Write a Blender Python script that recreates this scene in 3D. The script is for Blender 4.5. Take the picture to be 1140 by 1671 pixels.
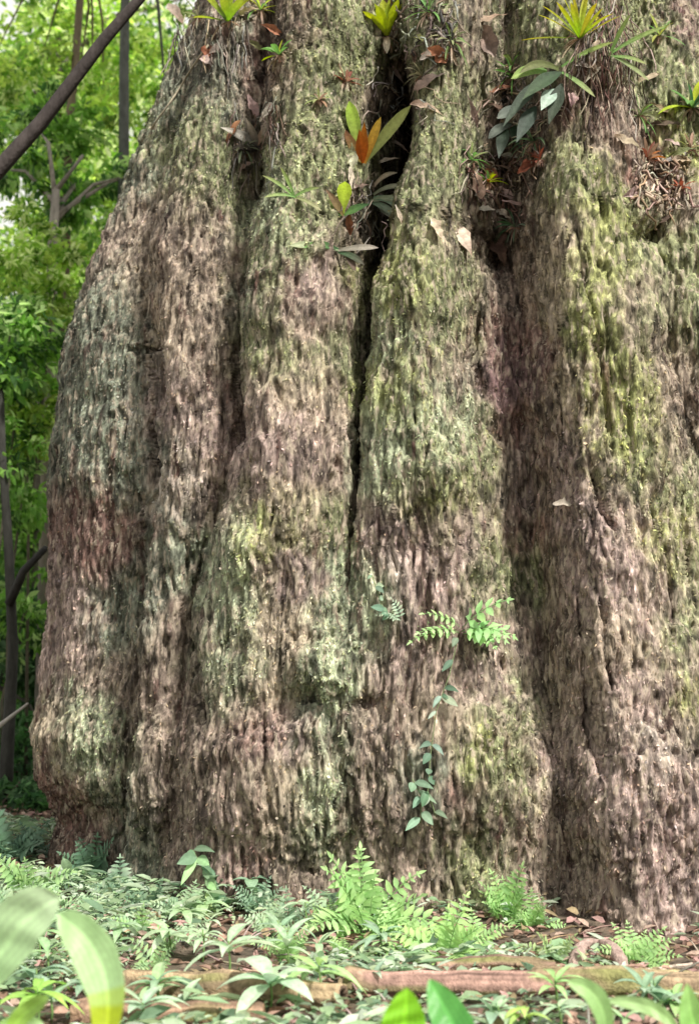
import bpy, math, random
import numpy as np
from mathutils import Vector, Matrix
random.seed(7); rng = np.random.default_rng(7)
R = math.radians
scn = bpy.context.scene
for o in list(bpy.data.objects): bpy.data.objects.remove(o)
COL = scn.collection

# ---------------------------------------------------------------- camera, sky, sun, exposure
CAM = (0.0, -12.0, 1.7); PITCH = R(6.3); F = 2143.0; CX, CY = 570.0, 835.5
cd = bpy.data.cameras.new('camera'); cam = bpy.data.objects.new('camera', cd); COL.objects.link(cam)
cam.location = CAM; cam.rotation_euler = (math.pi/2 + PITCH, 0, 0)
cd.sensor_fit = 'VERTICAL'; cd.sensor_height = 24; cd.lens = F/1671.0*24; cd.clip_end = 500; cd.clip_start = 0.05
cd.dof.use_dof = True; cd.dof.focus_distance = 9.0; cd.dof.aperture_fstop = 1.0
scn.camera = cam
SUN_EL, SUN_AZ = R(50), R(38)       # azimuth measured from the -Y side towards +X (front right of the trunk)
w = bpy.data.worlds.new('World'); scn.world = w; w.use_nodes = True
nt = w.node_tree; bg = nt.nodes['Background']
sky = nt.nodes.new('ShaderNodeTexSky'); sky.sky_type = 'NISHITA'; sky.sun_disc = False
sky.sun_elevation = SUN_EL; sky.sun_rotation = math.pi - SUN_AZ
sky.dust_density = 6.0; sky.air_density = 1.0; sky.ozone_density = 0.3
# thin bright overcast: the sky's own colour whitened by a cloud layer
tcw = nt.nodes.new('ShaderNodeTexCoord'); cn = nt.nodes.new('ShaderNodeTexNoise'); cn.inputs['Scale'].default_value = 3; cn.inputs['Detail'].default_value = 5
nt.links.new(tcw.outputs['Generated'], cn.inputs[0]); cm = nt.nodes.new('ShaderNodeMapRange'); cm.inputs[1].default_value = .3; cm.inputs[2].default_value = .6; cm.inputs[3].default_value = .7; cm.inputs[4].default_value = .95
nt.links.new(cn.outputs[0], cm.inputs[0]); cmx = nt.nodes.new('ShaderNodeMix'); cmx.data_type = 'RGBA'
nt.links.new(cm.outputs[0], cmx.inputs[0]); nt.links.new(sky.outputs[0], cmx.inputs[6]); cmx.inputs[7].default_value = (8.2, 8.0, 7.4, 1)
nt.links.new(cmx.outputs[2], bg.inputs[0]); bg.inputs[1].default_value = 0.08
sd = bpy.data.lights.new('sun', 'SUN'); sd.energy = 4.0; sd.angle = R(6); sd.color = (1.0, 0.95, 0.86)
so = bpy.data.objects.new('sun', sd); COL.objects.link(so)
sdir = Vector((math.sin(SUN_AZ)*math.cos(SUN_EL), -math.cos(SUN_AZ)*math.cos(SUN_EL), math.sin(SUN_EL)))
so.rotation_euler = sdir.to_track_quat('Z', 'Y').to_euler(); so.location = (10, -15, 15)
scn.view_settings.view_transform = 'Standard'; scn.view_settings.look = 'None'
scn.view_settings.exposure = 0.84; scn.view_settings.gamma = 1
scn.render.engine = 'CYCLES'
scn.cycles.max_bounces = 8; scn.cycles.diffuse_bounces = 4; scn.cycles.transmission_bounces = 4; scn.cycles.transparent_max_bounces = 6

# ---------------------------------------------------------------- projection helpers
cp, sp = math.cos(PITCH), math.sin(PITCH)
def proj(x, y, z):
    dx, dy, dz = x-CAM[0], y-CAM[1], z-CAM[2]
    d = dy*cp + dz*sp; u = -dy*sp + dz*cp
    return CX + F*dx/d, CY - F*u/d, d
def ray(px, py):
    a, b = (px-CX)/F, (CY-py)/F
    return (a, cp - b*sp, sp + b*cp)
def at(px, py, Y):
    r = ray(px, py); t = (Y-CAM[1])/r[1]
    return Vector((CAM[0]+r[0]*t, Y, CAM[2]+r[2]*t))

# ---------------------------------------------------------------- noise
def _h(i, j, k, s):
    n = (i*374761393 + j*668265263 + k*1274126177 + s*974634777) & 0xFFFFFFFF
    n = ((n ^ (n >> 13))*1274126177) & 0xFFFFFFFF
    n = ((n ^ (n >> 16))*2246822519) & 0xFFFFFFFF
    return (n ^ (n >> 15)).astype(np.float32)/4294967296.0
def vnoise(x, y, z, s=0):
    x, y, z = [np.asarray(a, np.float64) for a in (x, y, z)]
    xi, yi, zi = [np.floor(a).astype(np.int64) for a in (x, y, z)]
    fx, fy, fz = x-xi, y-yi, z-zi
    fx, fy, fz = [f*f*(3-2*f) for f in (fx, fy, fz)]
    r = 0
    for a in (0, 1):
        wa = fx if a else 1-fx
        for b in (0, 1):
            wb = fy if b else 1-fy
            for c in (0, 1):
                r = r + wa*wb*(fz if c else 1-fz)*_h(xi+a, yi+b, zi+c, s)
    return r*2-1
def fbm(x, y, z, o=4, s=0, g=.5):
    r = 0; a = 1; t = 0
    for k in range(o):
        r = r + a*vnoise(x, y, z, s+k*17); t += a; a *= g; x, y, z = x*2.03, y*2.03, z*2.03
    return r/t
def worley(u, v, s=0):
    ui, vi = np.floor(u).astype(np.int64), np.floor(v).astype(np.int64)
    d1 = np.full(u.shape, 9.0); d2 = np.full(u.shape, 9.0); zid = np.zeros_like(ui)
    for a in (-1, 0, 1):
        for b in (-1, 0, 1):
            px = ui+a+_h(ui+a, vi+b, zid, s); py = vi+b+_h(ui+a, vi+b, zid, s+5)
            d = np.hypot(px-u, py-v)
            d2 = np.minimum(d2, np.maximum(d, d1)); d1 = np.minimum(d1, d)
    return d1, d2

# ---------------------------------------------------------------- object helpers
def tag(o, label=None, cat=None, group=None, kind=None):
    if label: o['label'] = label
    if cat: o['category'] = cat
    if group: o['group'] = group
    if kind: o['kind'] = kind
    return o
def thing(name, label, cat, loc, group=None):
    o = bpy.data.objects.new(name, None); COL.objects.link(o); o.location = loc; o.empty_display_size = .1
    return tag(o, label, cat, group)
def mesh_obj(name, V, Fc, cols, mat, parent=None, smooth=True):
    """V (n,3), Fc list/array of quads or list of mixed faces, cols (n,3) point colours"""
    V = np.asarray(V, np.float32)
    if parent is not None: V = V - np.array(parent.location, np.float32)
    me = bpy.data.meshes.new(name)
    if isinstance(Fc, np.ndarray):
        n = len(Fc); k = Fc.shape[1]
        me.vertices.add(len(V)); me.vertices.foreach_set('co', V.ravel())
        me.loops.add(n*k); me.loops.foreach_set('vertex_index', Fc.astype(np.int32).ravel())
        me.polygons.add(n); me.polygons.foreach_set('loop_start', np.arange(n, dtype=np.int32)*k)
        me.update(calc_edges=True)
    else:
        me.from_pydata(V.tolist(), [], [list(map(int, f)) for f in Fc]); me.update()
    if smooth: me.polygons.foreach_set('use_smooth', np.ones(len(me.polygons), bool))
    if cols is not None:
        ca = me.color_attributes.new('Col', 'FLOAT_COLOR', 'POINT')
        c = np.ones((len(V), 4), np.float32); c[:, :3] = cols
        ca.data.foreach_set('color', c.ravel())
    me.materials.append(mat)
    o = bpy.data.objects.new(name, me); COL.objects.link(o)
    if parent is not None: o.parent = parent
    return o

class MB:
    def __init__(s): s.v = []; s.f = []; s.c = []
    def add(s, V, Fc, C):
        b = len(s.v); s.v += [tuple(p) for p in V]; s.f += [[i+b for i in f] for f in Fc]
        s.c += [tuple(c) for c in C]
    def build(s, name, mat, parent=None):
        return mesh_obj(name, np.array(s.v), s.f, np.array(s.c), mat, parent)
def tube(mb, pts, rad, col, n=7, wob=0.0, seed=0):
    rr = random.Random(seed); pts = [Vector(p) for p in pts]; V = []; C = []
    if not hasattr(rad, '__len__'): rad = [rad]*len(pts)
    up = Vector((.13, .31, .94)); 
    for i, p in enumerate(pts):
        t = (pts[min(i+1, len(pts)-1)]-pts[max(i-1, 0)]).normalized()
        a = t.cross(up)
        if a.length < .05: a = t.cross(Vector((1, 0, 0)))
        a.normalize(); b = t.cross(a)
        for k in range(n):
            an = 2*math.pi*k/n; q = rad[i]*(1+wob*rr.uniform(-1, 1))
            V.append(p + a*math.cos(an)*q + b*math.sin(an)*q)
            m = 1+rr.uniform(-.2, .2); C.append([c*m for c in col])
    Fc = []
    for i in range(len(pts)-1):
        for k in range(n):
            Fc.append([i*n+k, i*n+(k+1) % n, (i+1)*n+(k+1) % n, (i+1)*n+k])
    Fc.append(list(range(n))[::-1]); Fc.append([(len(pts)-1)*n+k for k in range(n)])
    mb.add(V, Fc, C)
SHAPES = {'strap': [(0, .45), (.15, .62), (.4, .9), (.6, 1), (.8, .8), (.92, .45), (1, .03)],
          'lance': [(0, .12), (.1, .45), (.3, .95), (.45, 1), (.65, .78), (.85, .35), (1, .02)],
          'ovate': [(0, .08), (.08, .5), (.25, .95), (.4, 1), (.65, .82), (.85, .42), (1, .02)],
          'blade': [(0, .7), (.3, 1), (.6, .85), (.8, .55), (1, .03)],
          'obov': [(0, .15), (.2, .32), (.45, .7), (.7, 1), (.88, .8), (1, .1)]}
def leaf(mb, p, d, up, L, W, droop=.5, fold=.25, shape='lance', c0=(.1, .25, .04), c1=None, rib=1.25, N=7, curl=0., grav=None, ragged=0.):
    """a leaf blade that follows a drooping curve; real midrib, folded halves"""
    p = Vector(p); d = Vector(d).normalized(); up = Vector(up)
    side = d.cross(up)
    if side.length < .05: side = d.cross(Vector((1, .2, 0)))
    side.normalize(); nrm = side.cross(d).normalized()
    c1 = c1 or c0; sx = [a for a, b in SHAPES[shape]]; sy = [b for a, b in SHAPES[shape]]
    V = []; C = []; Fc = []; q = p.copy(); dd = d.copy(); st = L/N
    g = Vector(grav) if grav else Vector((0, 0, -1))
    for i in range(N+1):
        t = i/N; ww = W*.5*float(np.interp(t, sx, sy))
        n2 = side.cross(dd).normalized()
        lift = n2*(ww*fold)
        s2 = (side + n2*curl*t*2).normalized()
        cc = [c0[k]*(1-t)+c1[k]*t for k in range(3)]
        if ragged: ww *= 1+ragged*random.uniform(-1, 1); lift = lift*random.uniform(.2, 2.2) + n2*W*ragged*random.uniform(-.3, .3); m_ = random.uniform(.75, 1.2); cc = [x*m_ for x in cc]
        V += [q - s2*ww + lift, q - s2*ww*.5 + lift*.6, q, q + s2*ww*.5 + lift*.6, q + s2*ww + lift]
        C += [cc, [x*1.04 for x in cc], [x*rib for x in cc], [x*.96 for x in cc], [x*.92 for x in cc]]
        if i < N:
            for k in range(4): Fc.append([i*5+k, i*5+k+1, (i+1)*5+k+1, (i+1)*5+k])
        q = q + dd*st
        dd = (dd + g*(droop/N)).normalized()
    mb.add(V, Fc, C)
def vary(c, a=.15, r=random):
    m = 1+r.uniform(-a, a); return (c[0]*m*(1+r.uniform(-a, a)*.6), c[1]*m, c[2]*m*(1+r.uniform(-a, a)*.6))

# ---------------------------------------------------------------- materials
def attr_mat(name, rough=.6, transl=0., var=.25, vscale=18., bump=0., bscale=60., spec=.4, vz=1., sat=1.0):
    m = bpy.data.materials.new(name); m.use_nodes = True; n = m.node_tree; N = n.nodes; Lk = n.links
    b = N['Principled BSDF']; b.inputs['Roughness'].default_value = rough
    b.inputs['Specular IOR Level'].default_value = spec
    at_ = N.new('ShaderNodeAttribute'); at_.attribute_name = 'Col'
    tc = N.new('ShaderNodeTexCoord'); mp = N.new('ShaderNodeMapping'); mp.inputs['Scale'].default_value = (1, 1, vz)
    Lk.new(tc.outputs['Object'], mp.inputs[0])
    nz = N.new('ShaderNodeTexNoise'); nz.inputs['Scale'].default_value = vscale; nz.inputs['Detail'].default_value = 5
    nz.inputs['Roughness'].default_value = .65
    Lk.new(mp.outputs[0], nz.inputs[0])
    mr = N.new('ShaderNodeMapRange'); mr.inputs[1].default_value = .3; mr.inputs[2].default_value = .7
    mr.inputs[3].default_value = 1-var; mr.inputs[4].default_value = 1+var; Lk.new(nz.outputs[0], mr.inputs[0])
    mx = N.new('ShaderNodeVectorMath'); mx.operation = 'SCALE'
    Lk.new(at_.outputs['Color'], mx.inputs[0]); Lk.new(mr.outputs[0], mx.inputs['Scale'])
    Lk.new(mx.outputs[0], b.inputs['Base Color'])
    if bump > 0:
        n2 = N.new('ShaderNodeTexNoise'); n2.inputs['Scale'].default_value = bscale; n2.inputs['Detail'].default_value = 6
        Lk.new(mp.outputs[0], n2.inputs[0]); bp = N.new('ShaderNodeBump'); bp.inputs['Strength'].default_value = bump
        bp.inputs['Distance'].default_value = .02; Lk.new(n2.outputs[0], bp.inputs['Height']); Lk.new(bp.outputs[0], b.inputs['Normal'])
    if transl > 0:
        tr = N.new('ShaderNodeBsdfTranslucent'); ms = N.new('ShaderNodeMixShader'); ms.inputs[0].default_value = transl
        hs = N.new('ShaderNodeHueSaturation'); hs.inputs['Value'].default_value = 1.5; hs.inputs['Saturation'].default_value = 1.1
        Lk.new(mx.outputs[0], hs.inputs['Color']); Lk.new(hs.outputs[0], tr.inputs[0])
        Lk.new(b.outputs[0], ms.inputs[1]); Lk.new(tr.outputs[0], ms.inputs[2])
        Lk.new(ms.outputs[0], N['Material Output'].inputs[0])
    return m
M_LEAF = attr_mat('living_leaf', .55, .3, .25, 30, .3, 90, .2)
M_NEAR = attr_mat('near_leaf', .42, .35, .07, 14, .12, 60, .35)
M_FERN = attr_mat('fern_leaf', .55, .35, .15, 30, 0, 60, .3)
M_BGLEAF = attr_mat('forest_leaf', .5, .55, .15, 3, 0, 60, .35)
M_DRY = attr_mat('dry_leaf', .75, .15, .3, 40, .4, 120, .25)
M_WOOD = attr_mat('weathered_wood', .85, 0, .45, 22, .8, 60, .2, .8)
M_BARKBG = attr_mat('forest_bark', .9, 0, .35, 12, .6, 40, .2, .4)
M_ROOT = attr_mat('root_fibre', .85, 0, .3, 50, .4, 120, .2)
M_MOSS = attr_mat('moss_flakes', .8, .2, .25, 60, 0, 60, .15)

# giant trunk bark: painted tint attribute + fine speckle, fissures and bump
def bark_mat():
    m = bpy.data.materials.new('mossy_bark'); m.use_nodes = True; n = m.node_tree; N = n.nodes; Lk = n.links
    b = N['Principled BSDF']; b.inputs['Roughness'].default_value = .82; b.inputs['Specular IOR Level'].default_value = .25
    a = N.new('ShaderNodeAttribute'); a.attribute_name = 'Col'
    tc = N.new('ShaderNodeTexCoord'); mp = N.new('ShaderNodeMapping'); mp.inputs['Scale'].default_value = (1, 1, .30)
    Lk.new(tc.outputs['Object'], mp.inputs[0])
    def noise(sc, det, ro=.6, src=mp, dist=0):
        q = N.new('ShaderNodeTexNoise'); q.inputs['Scale'].default_value = sc; q.inputs['Detail'].default_value = det
        q.inputs['Roughness'].default_value = ro; q.inputs['Distortion'].default_value = dist
        Lk.new(src.outputs[0], q.inputs[0]); return q
    def mr(src, a0, a1, b0, b1):
        q = N.new('ShaderNodeMapRange'); 
        for i, v in enumerate((a0, a1, b0, b1)): q.inputs[i+1].default_value = v
        Lk.new(src, q.inputs[0]); return q
    n1 = noise(36, 6, .75); r1 = mr(n1.outputs[0], .36, .64, .38, 1.7)
    n2 = noise(14, 4, .6, dist=1.0); r2 = mr(n2.outputs[0], .3, .7, .78, 1.22)
    vo = N.new('ShaderNodeTexVoronoi'); vo.inputs['Scale'].default_value = 30; vo.feature = 'F1'
    Lk.new(mp.outputs[0], vo.inputs['Vector']); r3 = mr(vo.outputs['Distance'], .1, .7, 1.2, .65)
    mu = N.new('ShaderNodeMath'); mu.operation = 'MULTIPLY'; Lk.new(r1.outputs[0], mu.inputs[0]); Lk.new(r2.outputs[0], mu.inputs[1])
    mu2 = N.new('ShaderNodeMath'); mu2.operation = 'MULTIPLY'; Lk.new(mu.outputs[0], mu2.inputs[0]); Lk.new(r3.outputs[0], mu2.inputs[1])
    sc = N.new('ShaderNodeVectorMath'); sc.operation = 'SCALE'; Lk.new(a.outputs['Color'], sc.inputs[0]); Lk.new(mu2.outputs[0], sc.inputs['Scale'])
    # warm / grey hue drift between scales
    n4 = noise(24, 3); mixc = N.new('ShaderNodeMix'); mixc.data_type = 'RGBA'
    r4 = mr(n4.outputs[0], .52, .66, 0, .8); Lk.new(r4.outputs[0], mixc.inputs[0])
    Lk.new(sc.outputs[0], mixc.inputs[6]); mixc.inputs[7].default_value = (.44, .37, .29, 1)
    Lk.new(mixc.outputs[2], b.inputs['Base Color'])
    ad = N.new('ShaderNodeMath'); ad.operation = 'ADD'; Lk.new(n1.outputs[0], ad.inputs[0])
    sb = mr(vo.outputs['Distance'], 0, .7, .6, 0); Lk.new(sb.outputs[0], ad.inputs[1])
    bp = N.new('ShaderNodeBump'); bp.inputs['Strength'].default_value = .9; bp.inputs['Distance'].default_value = .02
    Lk.new(ad.outputs[0], bp.inputs['Height']); Lk.new(bp.outputs[0], b.inputs['Normal'])
    return m
M_BARK = bark_mat()

# ---------------------------------------------------------------- ground
def gz(x, y):
    x = np.asarray(x, float); y = np.asarray(y, float)
    return (.09*fbm(x*.5, y*.5, x*0, 3, 50) + .035*fbm(x*2.2, y*2.2, x*0, 3, 60)
            + .6*np.clip((y-3)/14, 0, 1) + .02*np.clip(y-17, 0, 200))
def gpt(px, py):
    r = ray(px, py); z = 0.
    for _ in range(6):
        t = (z-CAM[2])/r[2]; x, y = CAM[0]+r[0]*t, CAM[1]+r[1]*t; z = float(gz(x, y))
    return Vector((x, y, z))
def ground():
    m = bpy.data.materials.new('forest_soil'); m.use_nodes = True; n = m.node_tree; N = n.nodes; Lk = n.links
    b = N['Principled BSDF']; b.inputs['Roughness'].default_value = .95
    tc = N.new('ShaderNodeTexCoord')
    nz = N.new('ShaderNodeTexNoise'); nz.inputs['Scale'].default_value = 9; nz.inputs['Detail'].default_value = 9; nz.inputs['Roughness'].default_value = .7
    Lk.new(tc.outputs['Object'], nz.inputs[0]); cr = N.new('ShaderNodeValToRGB'); Lk.new(nz.outputs[0], cr.inputs[0])
    e = cr.color_ramp.elements; e[0].position = .32; e[0].color = (.03, .022, .016, 1); e[1].position = .7; e[1].color = (.24, .17, .13, 1)
    x = e.new(.52); x.color = (.11, .085, .06, 1)
    Lk.new(cr.outputs[0], b.inputs['Base Color'])
    bp = N.new('ShaderNodeBump'); bp.inputs['Distance'].default_value = .04; bp.inputs['Strength'].default_value = 1
    Lk.new(nz.outputs[0], bp.inputs['Height']); Lk.new(bp.outputs[0], b.inputs['Normal'])
    # one sheet: fine near the tree, coarse out to the horizon
    a = np.concatenate([-np.geomspace(300, 8, 24), np.linspace(-7.9, 7.9, 260), np.geomspace(8, 300, 24)])
    X, Y = np.meshgrid(a, a-3); Z = gz(X, Y) + .012*fbm(X*9, Y*9, X*0, 2, 77)
    V = np.stack([X, Y, Z], -1).reshape(-1, 3); k = len(a)
    i = (np.arange(k-1)[:, None]*k + np.arange(k-1)).ravel()
    o = mesh_obj('ground', V, np.stack([i, i+1, i+k+1, i+k], 1), None, m); tag(o, kind='structure')
ground()

# ---------------------------------------------------------------- the giant trunk
AX = .9
def z_at(py, d=11.8):
    return CAM[2] + d*math.tan(PITCH + math.atan((CY-py)/F))
sil = [(-400, 385), (-200, 345), (0, 300), (230, 212), (450, 140), (620, 97), (800, 84), (1000, 92), (1130, 80), (1190, 62), (1260, 70), (1330, 95), (1420, 100), (1560, 90)]
sz = [z_at(a) for a, b in sil][::-1]; sr = [AX-(b-570)*11.8/F-.14 for a, b in sil][::-1]
def Rx(z): return np.interp(z, sz + [16, 22], sr + [1.75, 1.5])
ROWS = [-200, 0, 200, 400, 600, 800, 1000, 1200, 1400, 1600]
# feature lines: x at each row, outward offset (m) at each row, 'R' ridge / 'G' groove
LINES = [
 ('R', [320, 300, 232, 178, 140, 135, 140, 115, 125, 125], [.14]*7+[.14, .1, .08]),
 ('G', [390, 350, 285, 225, 235, 240, 228, 205, 195, 190], [-.02, -.03, -.08, -.16, -.24, -.26, -.2, -.2, -.28, -.3]),
 ('R', [430, 400, 350, 308, 312, 305, 285, 262, 250, 250], [.16, .16, .16, .14, .12, .12, .14, .16, .16, .18]),
 ('G', [475, 450, 425, 398, 386, 362, 322, 305, 292, 290], [-.2, -.26, -.36, -.26, -.2, -.16, -.04, .04, .08, .1]),
 ('R', [530, 515, 490, 480, 480, 465, 445, 435, 430, 430], [.3, .32, .34, .34, .34, .36, .38, .38, .42, .48]),
 ('G', [640, 630, 615, 600, 590, 578, 572, 570, 575, 580], [-.05, -.2, -.3, -.22, -.1, .0, .24, .28, .26, .3]),
 ('R', [735, 730, 705, 680, 680, 690, 695, 705, 705, 705], [.34, .34, .34, .34, .36, .40, .40, .38, .38, .42]),
 ('G', [785, 785, 785, 772, 762, 785, 808, 845, 865, 875], [.0, -.04, -.2, -.3, -.2, -.1, .14, .28, .4, .5]),
 ('G', [835, 835, 834, 838, 850, 868, 882, 905, 920, 928], [-.1, -.18, -.38, -.42, -.34, -.26, -.08, .12, .36, .55]),
 ('R', [885, 888, 878, 872, 886, 904, 920, 944, 968, 980], [.28, .36, .46, .48, .54, .60, .68, .78, .92, 1.12]),
 ('R', [960, 965, 975, 985, 1010, 1045, 1075, 1100, 1120, 1130], [.34, .42, .5, .5, .55, .62, .72, .82, .98, 1.2]),
 ('G', [1020, 1020, 1035, 1055, 1085, 1135, 1185, 1230, 1270, 1300], [.1, .08, .02, .1, .2, .32, .48, .6, .75, .9]),
 ('R', [1110, 1120, 1140, 1170, 1200, 1250, 1300, 1350, 1400, 1420], [.3, .3, .35, .4, .45, .55, .68, .75, .9, 1.05]),
 ('G', [1220, 1240, 1260, 1290, 1330, 1380, 1430, 1480, 1530, 1560], [0.]*10),
]
BLOBS = [ # px, py, rx, ry, outward metres
 (402, 285, 20, 42, -.6), (628, 220, 40, 60, -.5), (640, 130, 46, 50, -.5), (598, 375, 32, 55, -.5),
 (528, 1085, 60, 42, .16), (505, 1140, 26, 24, -.16), (600, 1150, 30, 14, -.06), (930, 826, 20, 14, .12), (940, 1290, 28, 22, .13), (935, 1325, 24, 16, -.2),
 (120, 1340, 60, 50, -.10), (735, 780, 70, 60, .1), (820, 415, 32, 30, -.34), (770, 150, 22, 40, -.16), (800, 340, 70, 50, .06),
 (530, 405, 45, 22, .09), (560, 435, 40, 22, -.05), (960, 110, 60, 40, .18), (900, 210, 45, 45, -.12), (820, 250, 50, 60, -.14),
 (1060, 345, 40, 30, .15), (1060, 380, 30, 16, -.12), (1090, 570, 45, 30, -.07), (420, 880, 60, 50, .05), (560, 880, 20, 60, -.06),
 (240, 571, 26, 5, -.12), (505, 1420, 14, 10, -.12), (250, 1000, 30, 60, .06), (1010, 1010, 50, 120, .05), (850, 1120, 60, 30, -.04),
 (210, 1220, 15, 45, -.1), (180, 870, 30, 30, -.05), (475, 885, 14, 14, -.06), (1010, 1395, 20, 8, .06), (330, 1130, 5, 60, -.05),
]
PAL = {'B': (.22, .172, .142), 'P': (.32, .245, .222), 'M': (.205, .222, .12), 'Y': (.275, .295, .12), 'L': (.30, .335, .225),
       'G': (.165, .182, .14), 'R': (.165, .10, .085), 'W': (.44, .38, .33), 'T': (.34, .28, .21), 'D': (.12, .09, .07), 'V': (.18, .115, .115)}  # D paints the shade of hollows and recesses into the bark colour
PAINT = [ # px, py, key, radius
 (300, 60, 'B', 60), (260, 150, 'G', 60), (330, 110, 'G', 60), (200, 280, 'G', 60), (300, 240, 'M', 60), (350, 290, 'M', 50), (403, 280, 'D', 22), (170, 400, 'B', 50), (180, 520, 'G', 60),
 (120, 640, 'G', 60), (190, 640, 'G', 60), (110, 760, 'G', 60), (220, 780, 'G', 50), (130, 860, 'R', 50), (190, 870, 'R', 45), (150, 905, 'R', 35), (100, 820, 'R', 30), (110, 940, 'P', 45), (110, 1060, 'P', 45),
 (210, 1000, 'G', 55), (160, 1100, 'B', 45), (150, 1180, 'L', 55), (80, 1180, 'T', 40), (180, 1240, 'L', 50), (90, 1300, 'R', 45), (150, 1330, 'R', 40), (100, 1400, 'D', 50),
 (210, 1350, 'G', 45), (230, 1430, 'G', 40), (300, 380, 'B', 60), (270, 480, 'T', 60), (330, 470, 'B', 60), (270, 650, 'P', 40), (330, 620, 'B', 50), (360, 700, 'P', 40),
 (280, 790, 'W', 35), (330, 800, 'B', 50), (290, 900, 'G', 50), (300, 1000, 'B', 50), (270, 1100, 'B', 60), (260, 1220, 'B', 50), (290, 1300, 'B', 70), (300, 1400, 'B', 60),
 (430, 110, 'R', 40), (470, 40, 'D', 35), (420, 180, 'B', 40), (520, 100, 'M', 55), (570, 60, 'M', 50), (480, 220, 'M', 60), (540, 250, 'M', 45), (440, 340, 'L', 50), (500, 330, 'M', 50),
 (400, 480, 'G', 30), (430, 440, 'M', 50), (500, 450, 'P', 40), (520, 520, 'B', 50), (440, 570, 'M', 55), (550, 580, 'M', 35), (500, 640, 'T', 50), (420, 650, 'B', 45),
 (470, 720, 'P', 60), (540, 740, 'B', 40), (420, 790, 'P', 45), (480, 820, 'T', 40), (370, 880, 'L', 50), (430, 850, 'Y', 50), (540, 860, 'M', 40), (480, 930, 'P', 45), (550, 960, 'L', 45),
 (360, 980, 'L', 50), (380, 1080, 'L', 50), (450, 1030, 'T', 50), (540, 1060, 'L', 50), (600, 1040, 'L', 35), (430, 1130, 'T', 40), (550, 1120, 'L', 40), (520, 1150, 'G', 30), (420, 1200, 'R', 40), (380, 1160, 'B', 50),
 (470, 1230, 'P', 50), (540, 1230, 'L', 45), (530, 1330, 'L', 50), (450, 1330, 'T', 50), (370, 1300, 'B', 50), (600, 1350, 'B', 45), (400, 1420, 'R', 40), (470, 1430, 'B', 50), (370, 1380, 'P', 50),
 (720, 60, 'M', 40), (780, 60, 'B', 50), (750, 140, 'M', 50), (690, 260, 'M', 55), (740, 280, 'M', 50), (670, 350, 'M', 50), (650, 450, 'Y', 55), (720, 450, 'M', 55), (740, 380, 'B', 40),
 (640, 560, 'L', 45), (700, 540, 'M', 55), (650, 640, 'Y', 50), (720, 620, 'B', 40), (700, 700, 'L', 60), (630, 740, 'L', 40), (760, 760, 'M', 60), (720, 800, 'Y', 55), (640, 850, 'P', 40), (720, 870, 'P', 70), (640, 930, 'W', 30),
 (700, 950, 'P', 60), (620, 980, 'L', 30), (650, 1060, 'P', 55), (720, 1080, 'B', 55), (640, 1150, 'B', 60), (720, 1180, 'T', 50), (620, 1250, 'B', 60), (700, 1290, 'G', 50), (690, 1370, 'B', 60),
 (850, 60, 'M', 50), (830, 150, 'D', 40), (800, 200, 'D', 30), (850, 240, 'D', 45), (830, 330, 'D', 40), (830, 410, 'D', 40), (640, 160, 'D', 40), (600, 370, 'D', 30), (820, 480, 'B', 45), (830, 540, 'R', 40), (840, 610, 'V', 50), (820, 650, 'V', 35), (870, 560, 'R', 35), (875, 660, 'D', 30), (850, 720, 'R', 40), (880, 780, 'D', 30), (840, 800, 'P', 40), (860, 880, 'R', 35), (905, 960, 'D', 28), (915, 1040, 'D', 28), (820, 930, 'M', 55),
 (860, 960, 'M', 35), (800, 1100, 'P', 60), (860, 1040, 'B', 50), (820, 1180, 'M', 55), (780, 1230, 'Y', 25), (830, 1280, 'M', 45), (880, 1200, 'B', 45), (780, 1400, 'M', 50), (850, 1380, 'B', 50), (900, 1250, 'P', 40), (750, 1330, 'R', 30),
 (900, 60, 'M', 50), (960, 200, 'R', 40), (1000, 210, 'B', 40), (940, 270, 'M', 45), (960, 330, 'Y', 45), (920, 400, 'T', 45), (980, 420, 'Y', 50), (900, 480, 'T', 40), (960, 520, 'Y', 55), (920, 620, 'T', 40), (1000, 620, 'Y', 55),
 (920, 720, 'P', 40), (1010, 720, 'Y', 50), (960, 790, 'P', 45), (1050, 760, 'M', 50), (1000, 850, 'P', 55), (930, 900, 'D', 25), (960, 960, 'P', 50), (1090, 880, 'Y', 50), (1050, 960, 'P', 50), (1000, 1060, 'T', 50), (960, 1100, 'B', 50),
 (1100, 1040, 'M', 45), (1050, 1140, 'P', 55), (980, 1200, 'B', 45), (1070, 1230, 'W', 40), (1120, 1160, 'Y', 35), (1010, 1300, 'P', 55), (1100, 1320, 'P', 60), (960, 1400, 'B', 60), (1050, 1420, 'P', 60), (920, 1460, 'B', 50), (1110, 1470, 'P', 60), (1000, 1520, 'B', 60),
 (1050, 60, 'M', 50), (1120, 30, 'V', 40), (1080, 140, 'M', 50), (1110, 220, 'Y', 40), (1050, 260, 'R', 35), (1100, 320, 'B', 45), (1060, 400, 'M', 50), (1120, 420, 'M', 60), (1110, 500, 'M', 45), (1050, 480, 'B', 40),
 (1100, 600, 'B', 50), (1130, 700, 'B', 60), (1120, 780, 'M', 45), (1140, 950, 'M', 50), (1160, 1200, 'B', 90), (1180, 500, 'M', 90), (1200, 900, 'B', 90), (1180, 1450, 'P', 90), (1200, 100, 'M', 90),
]
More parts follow.
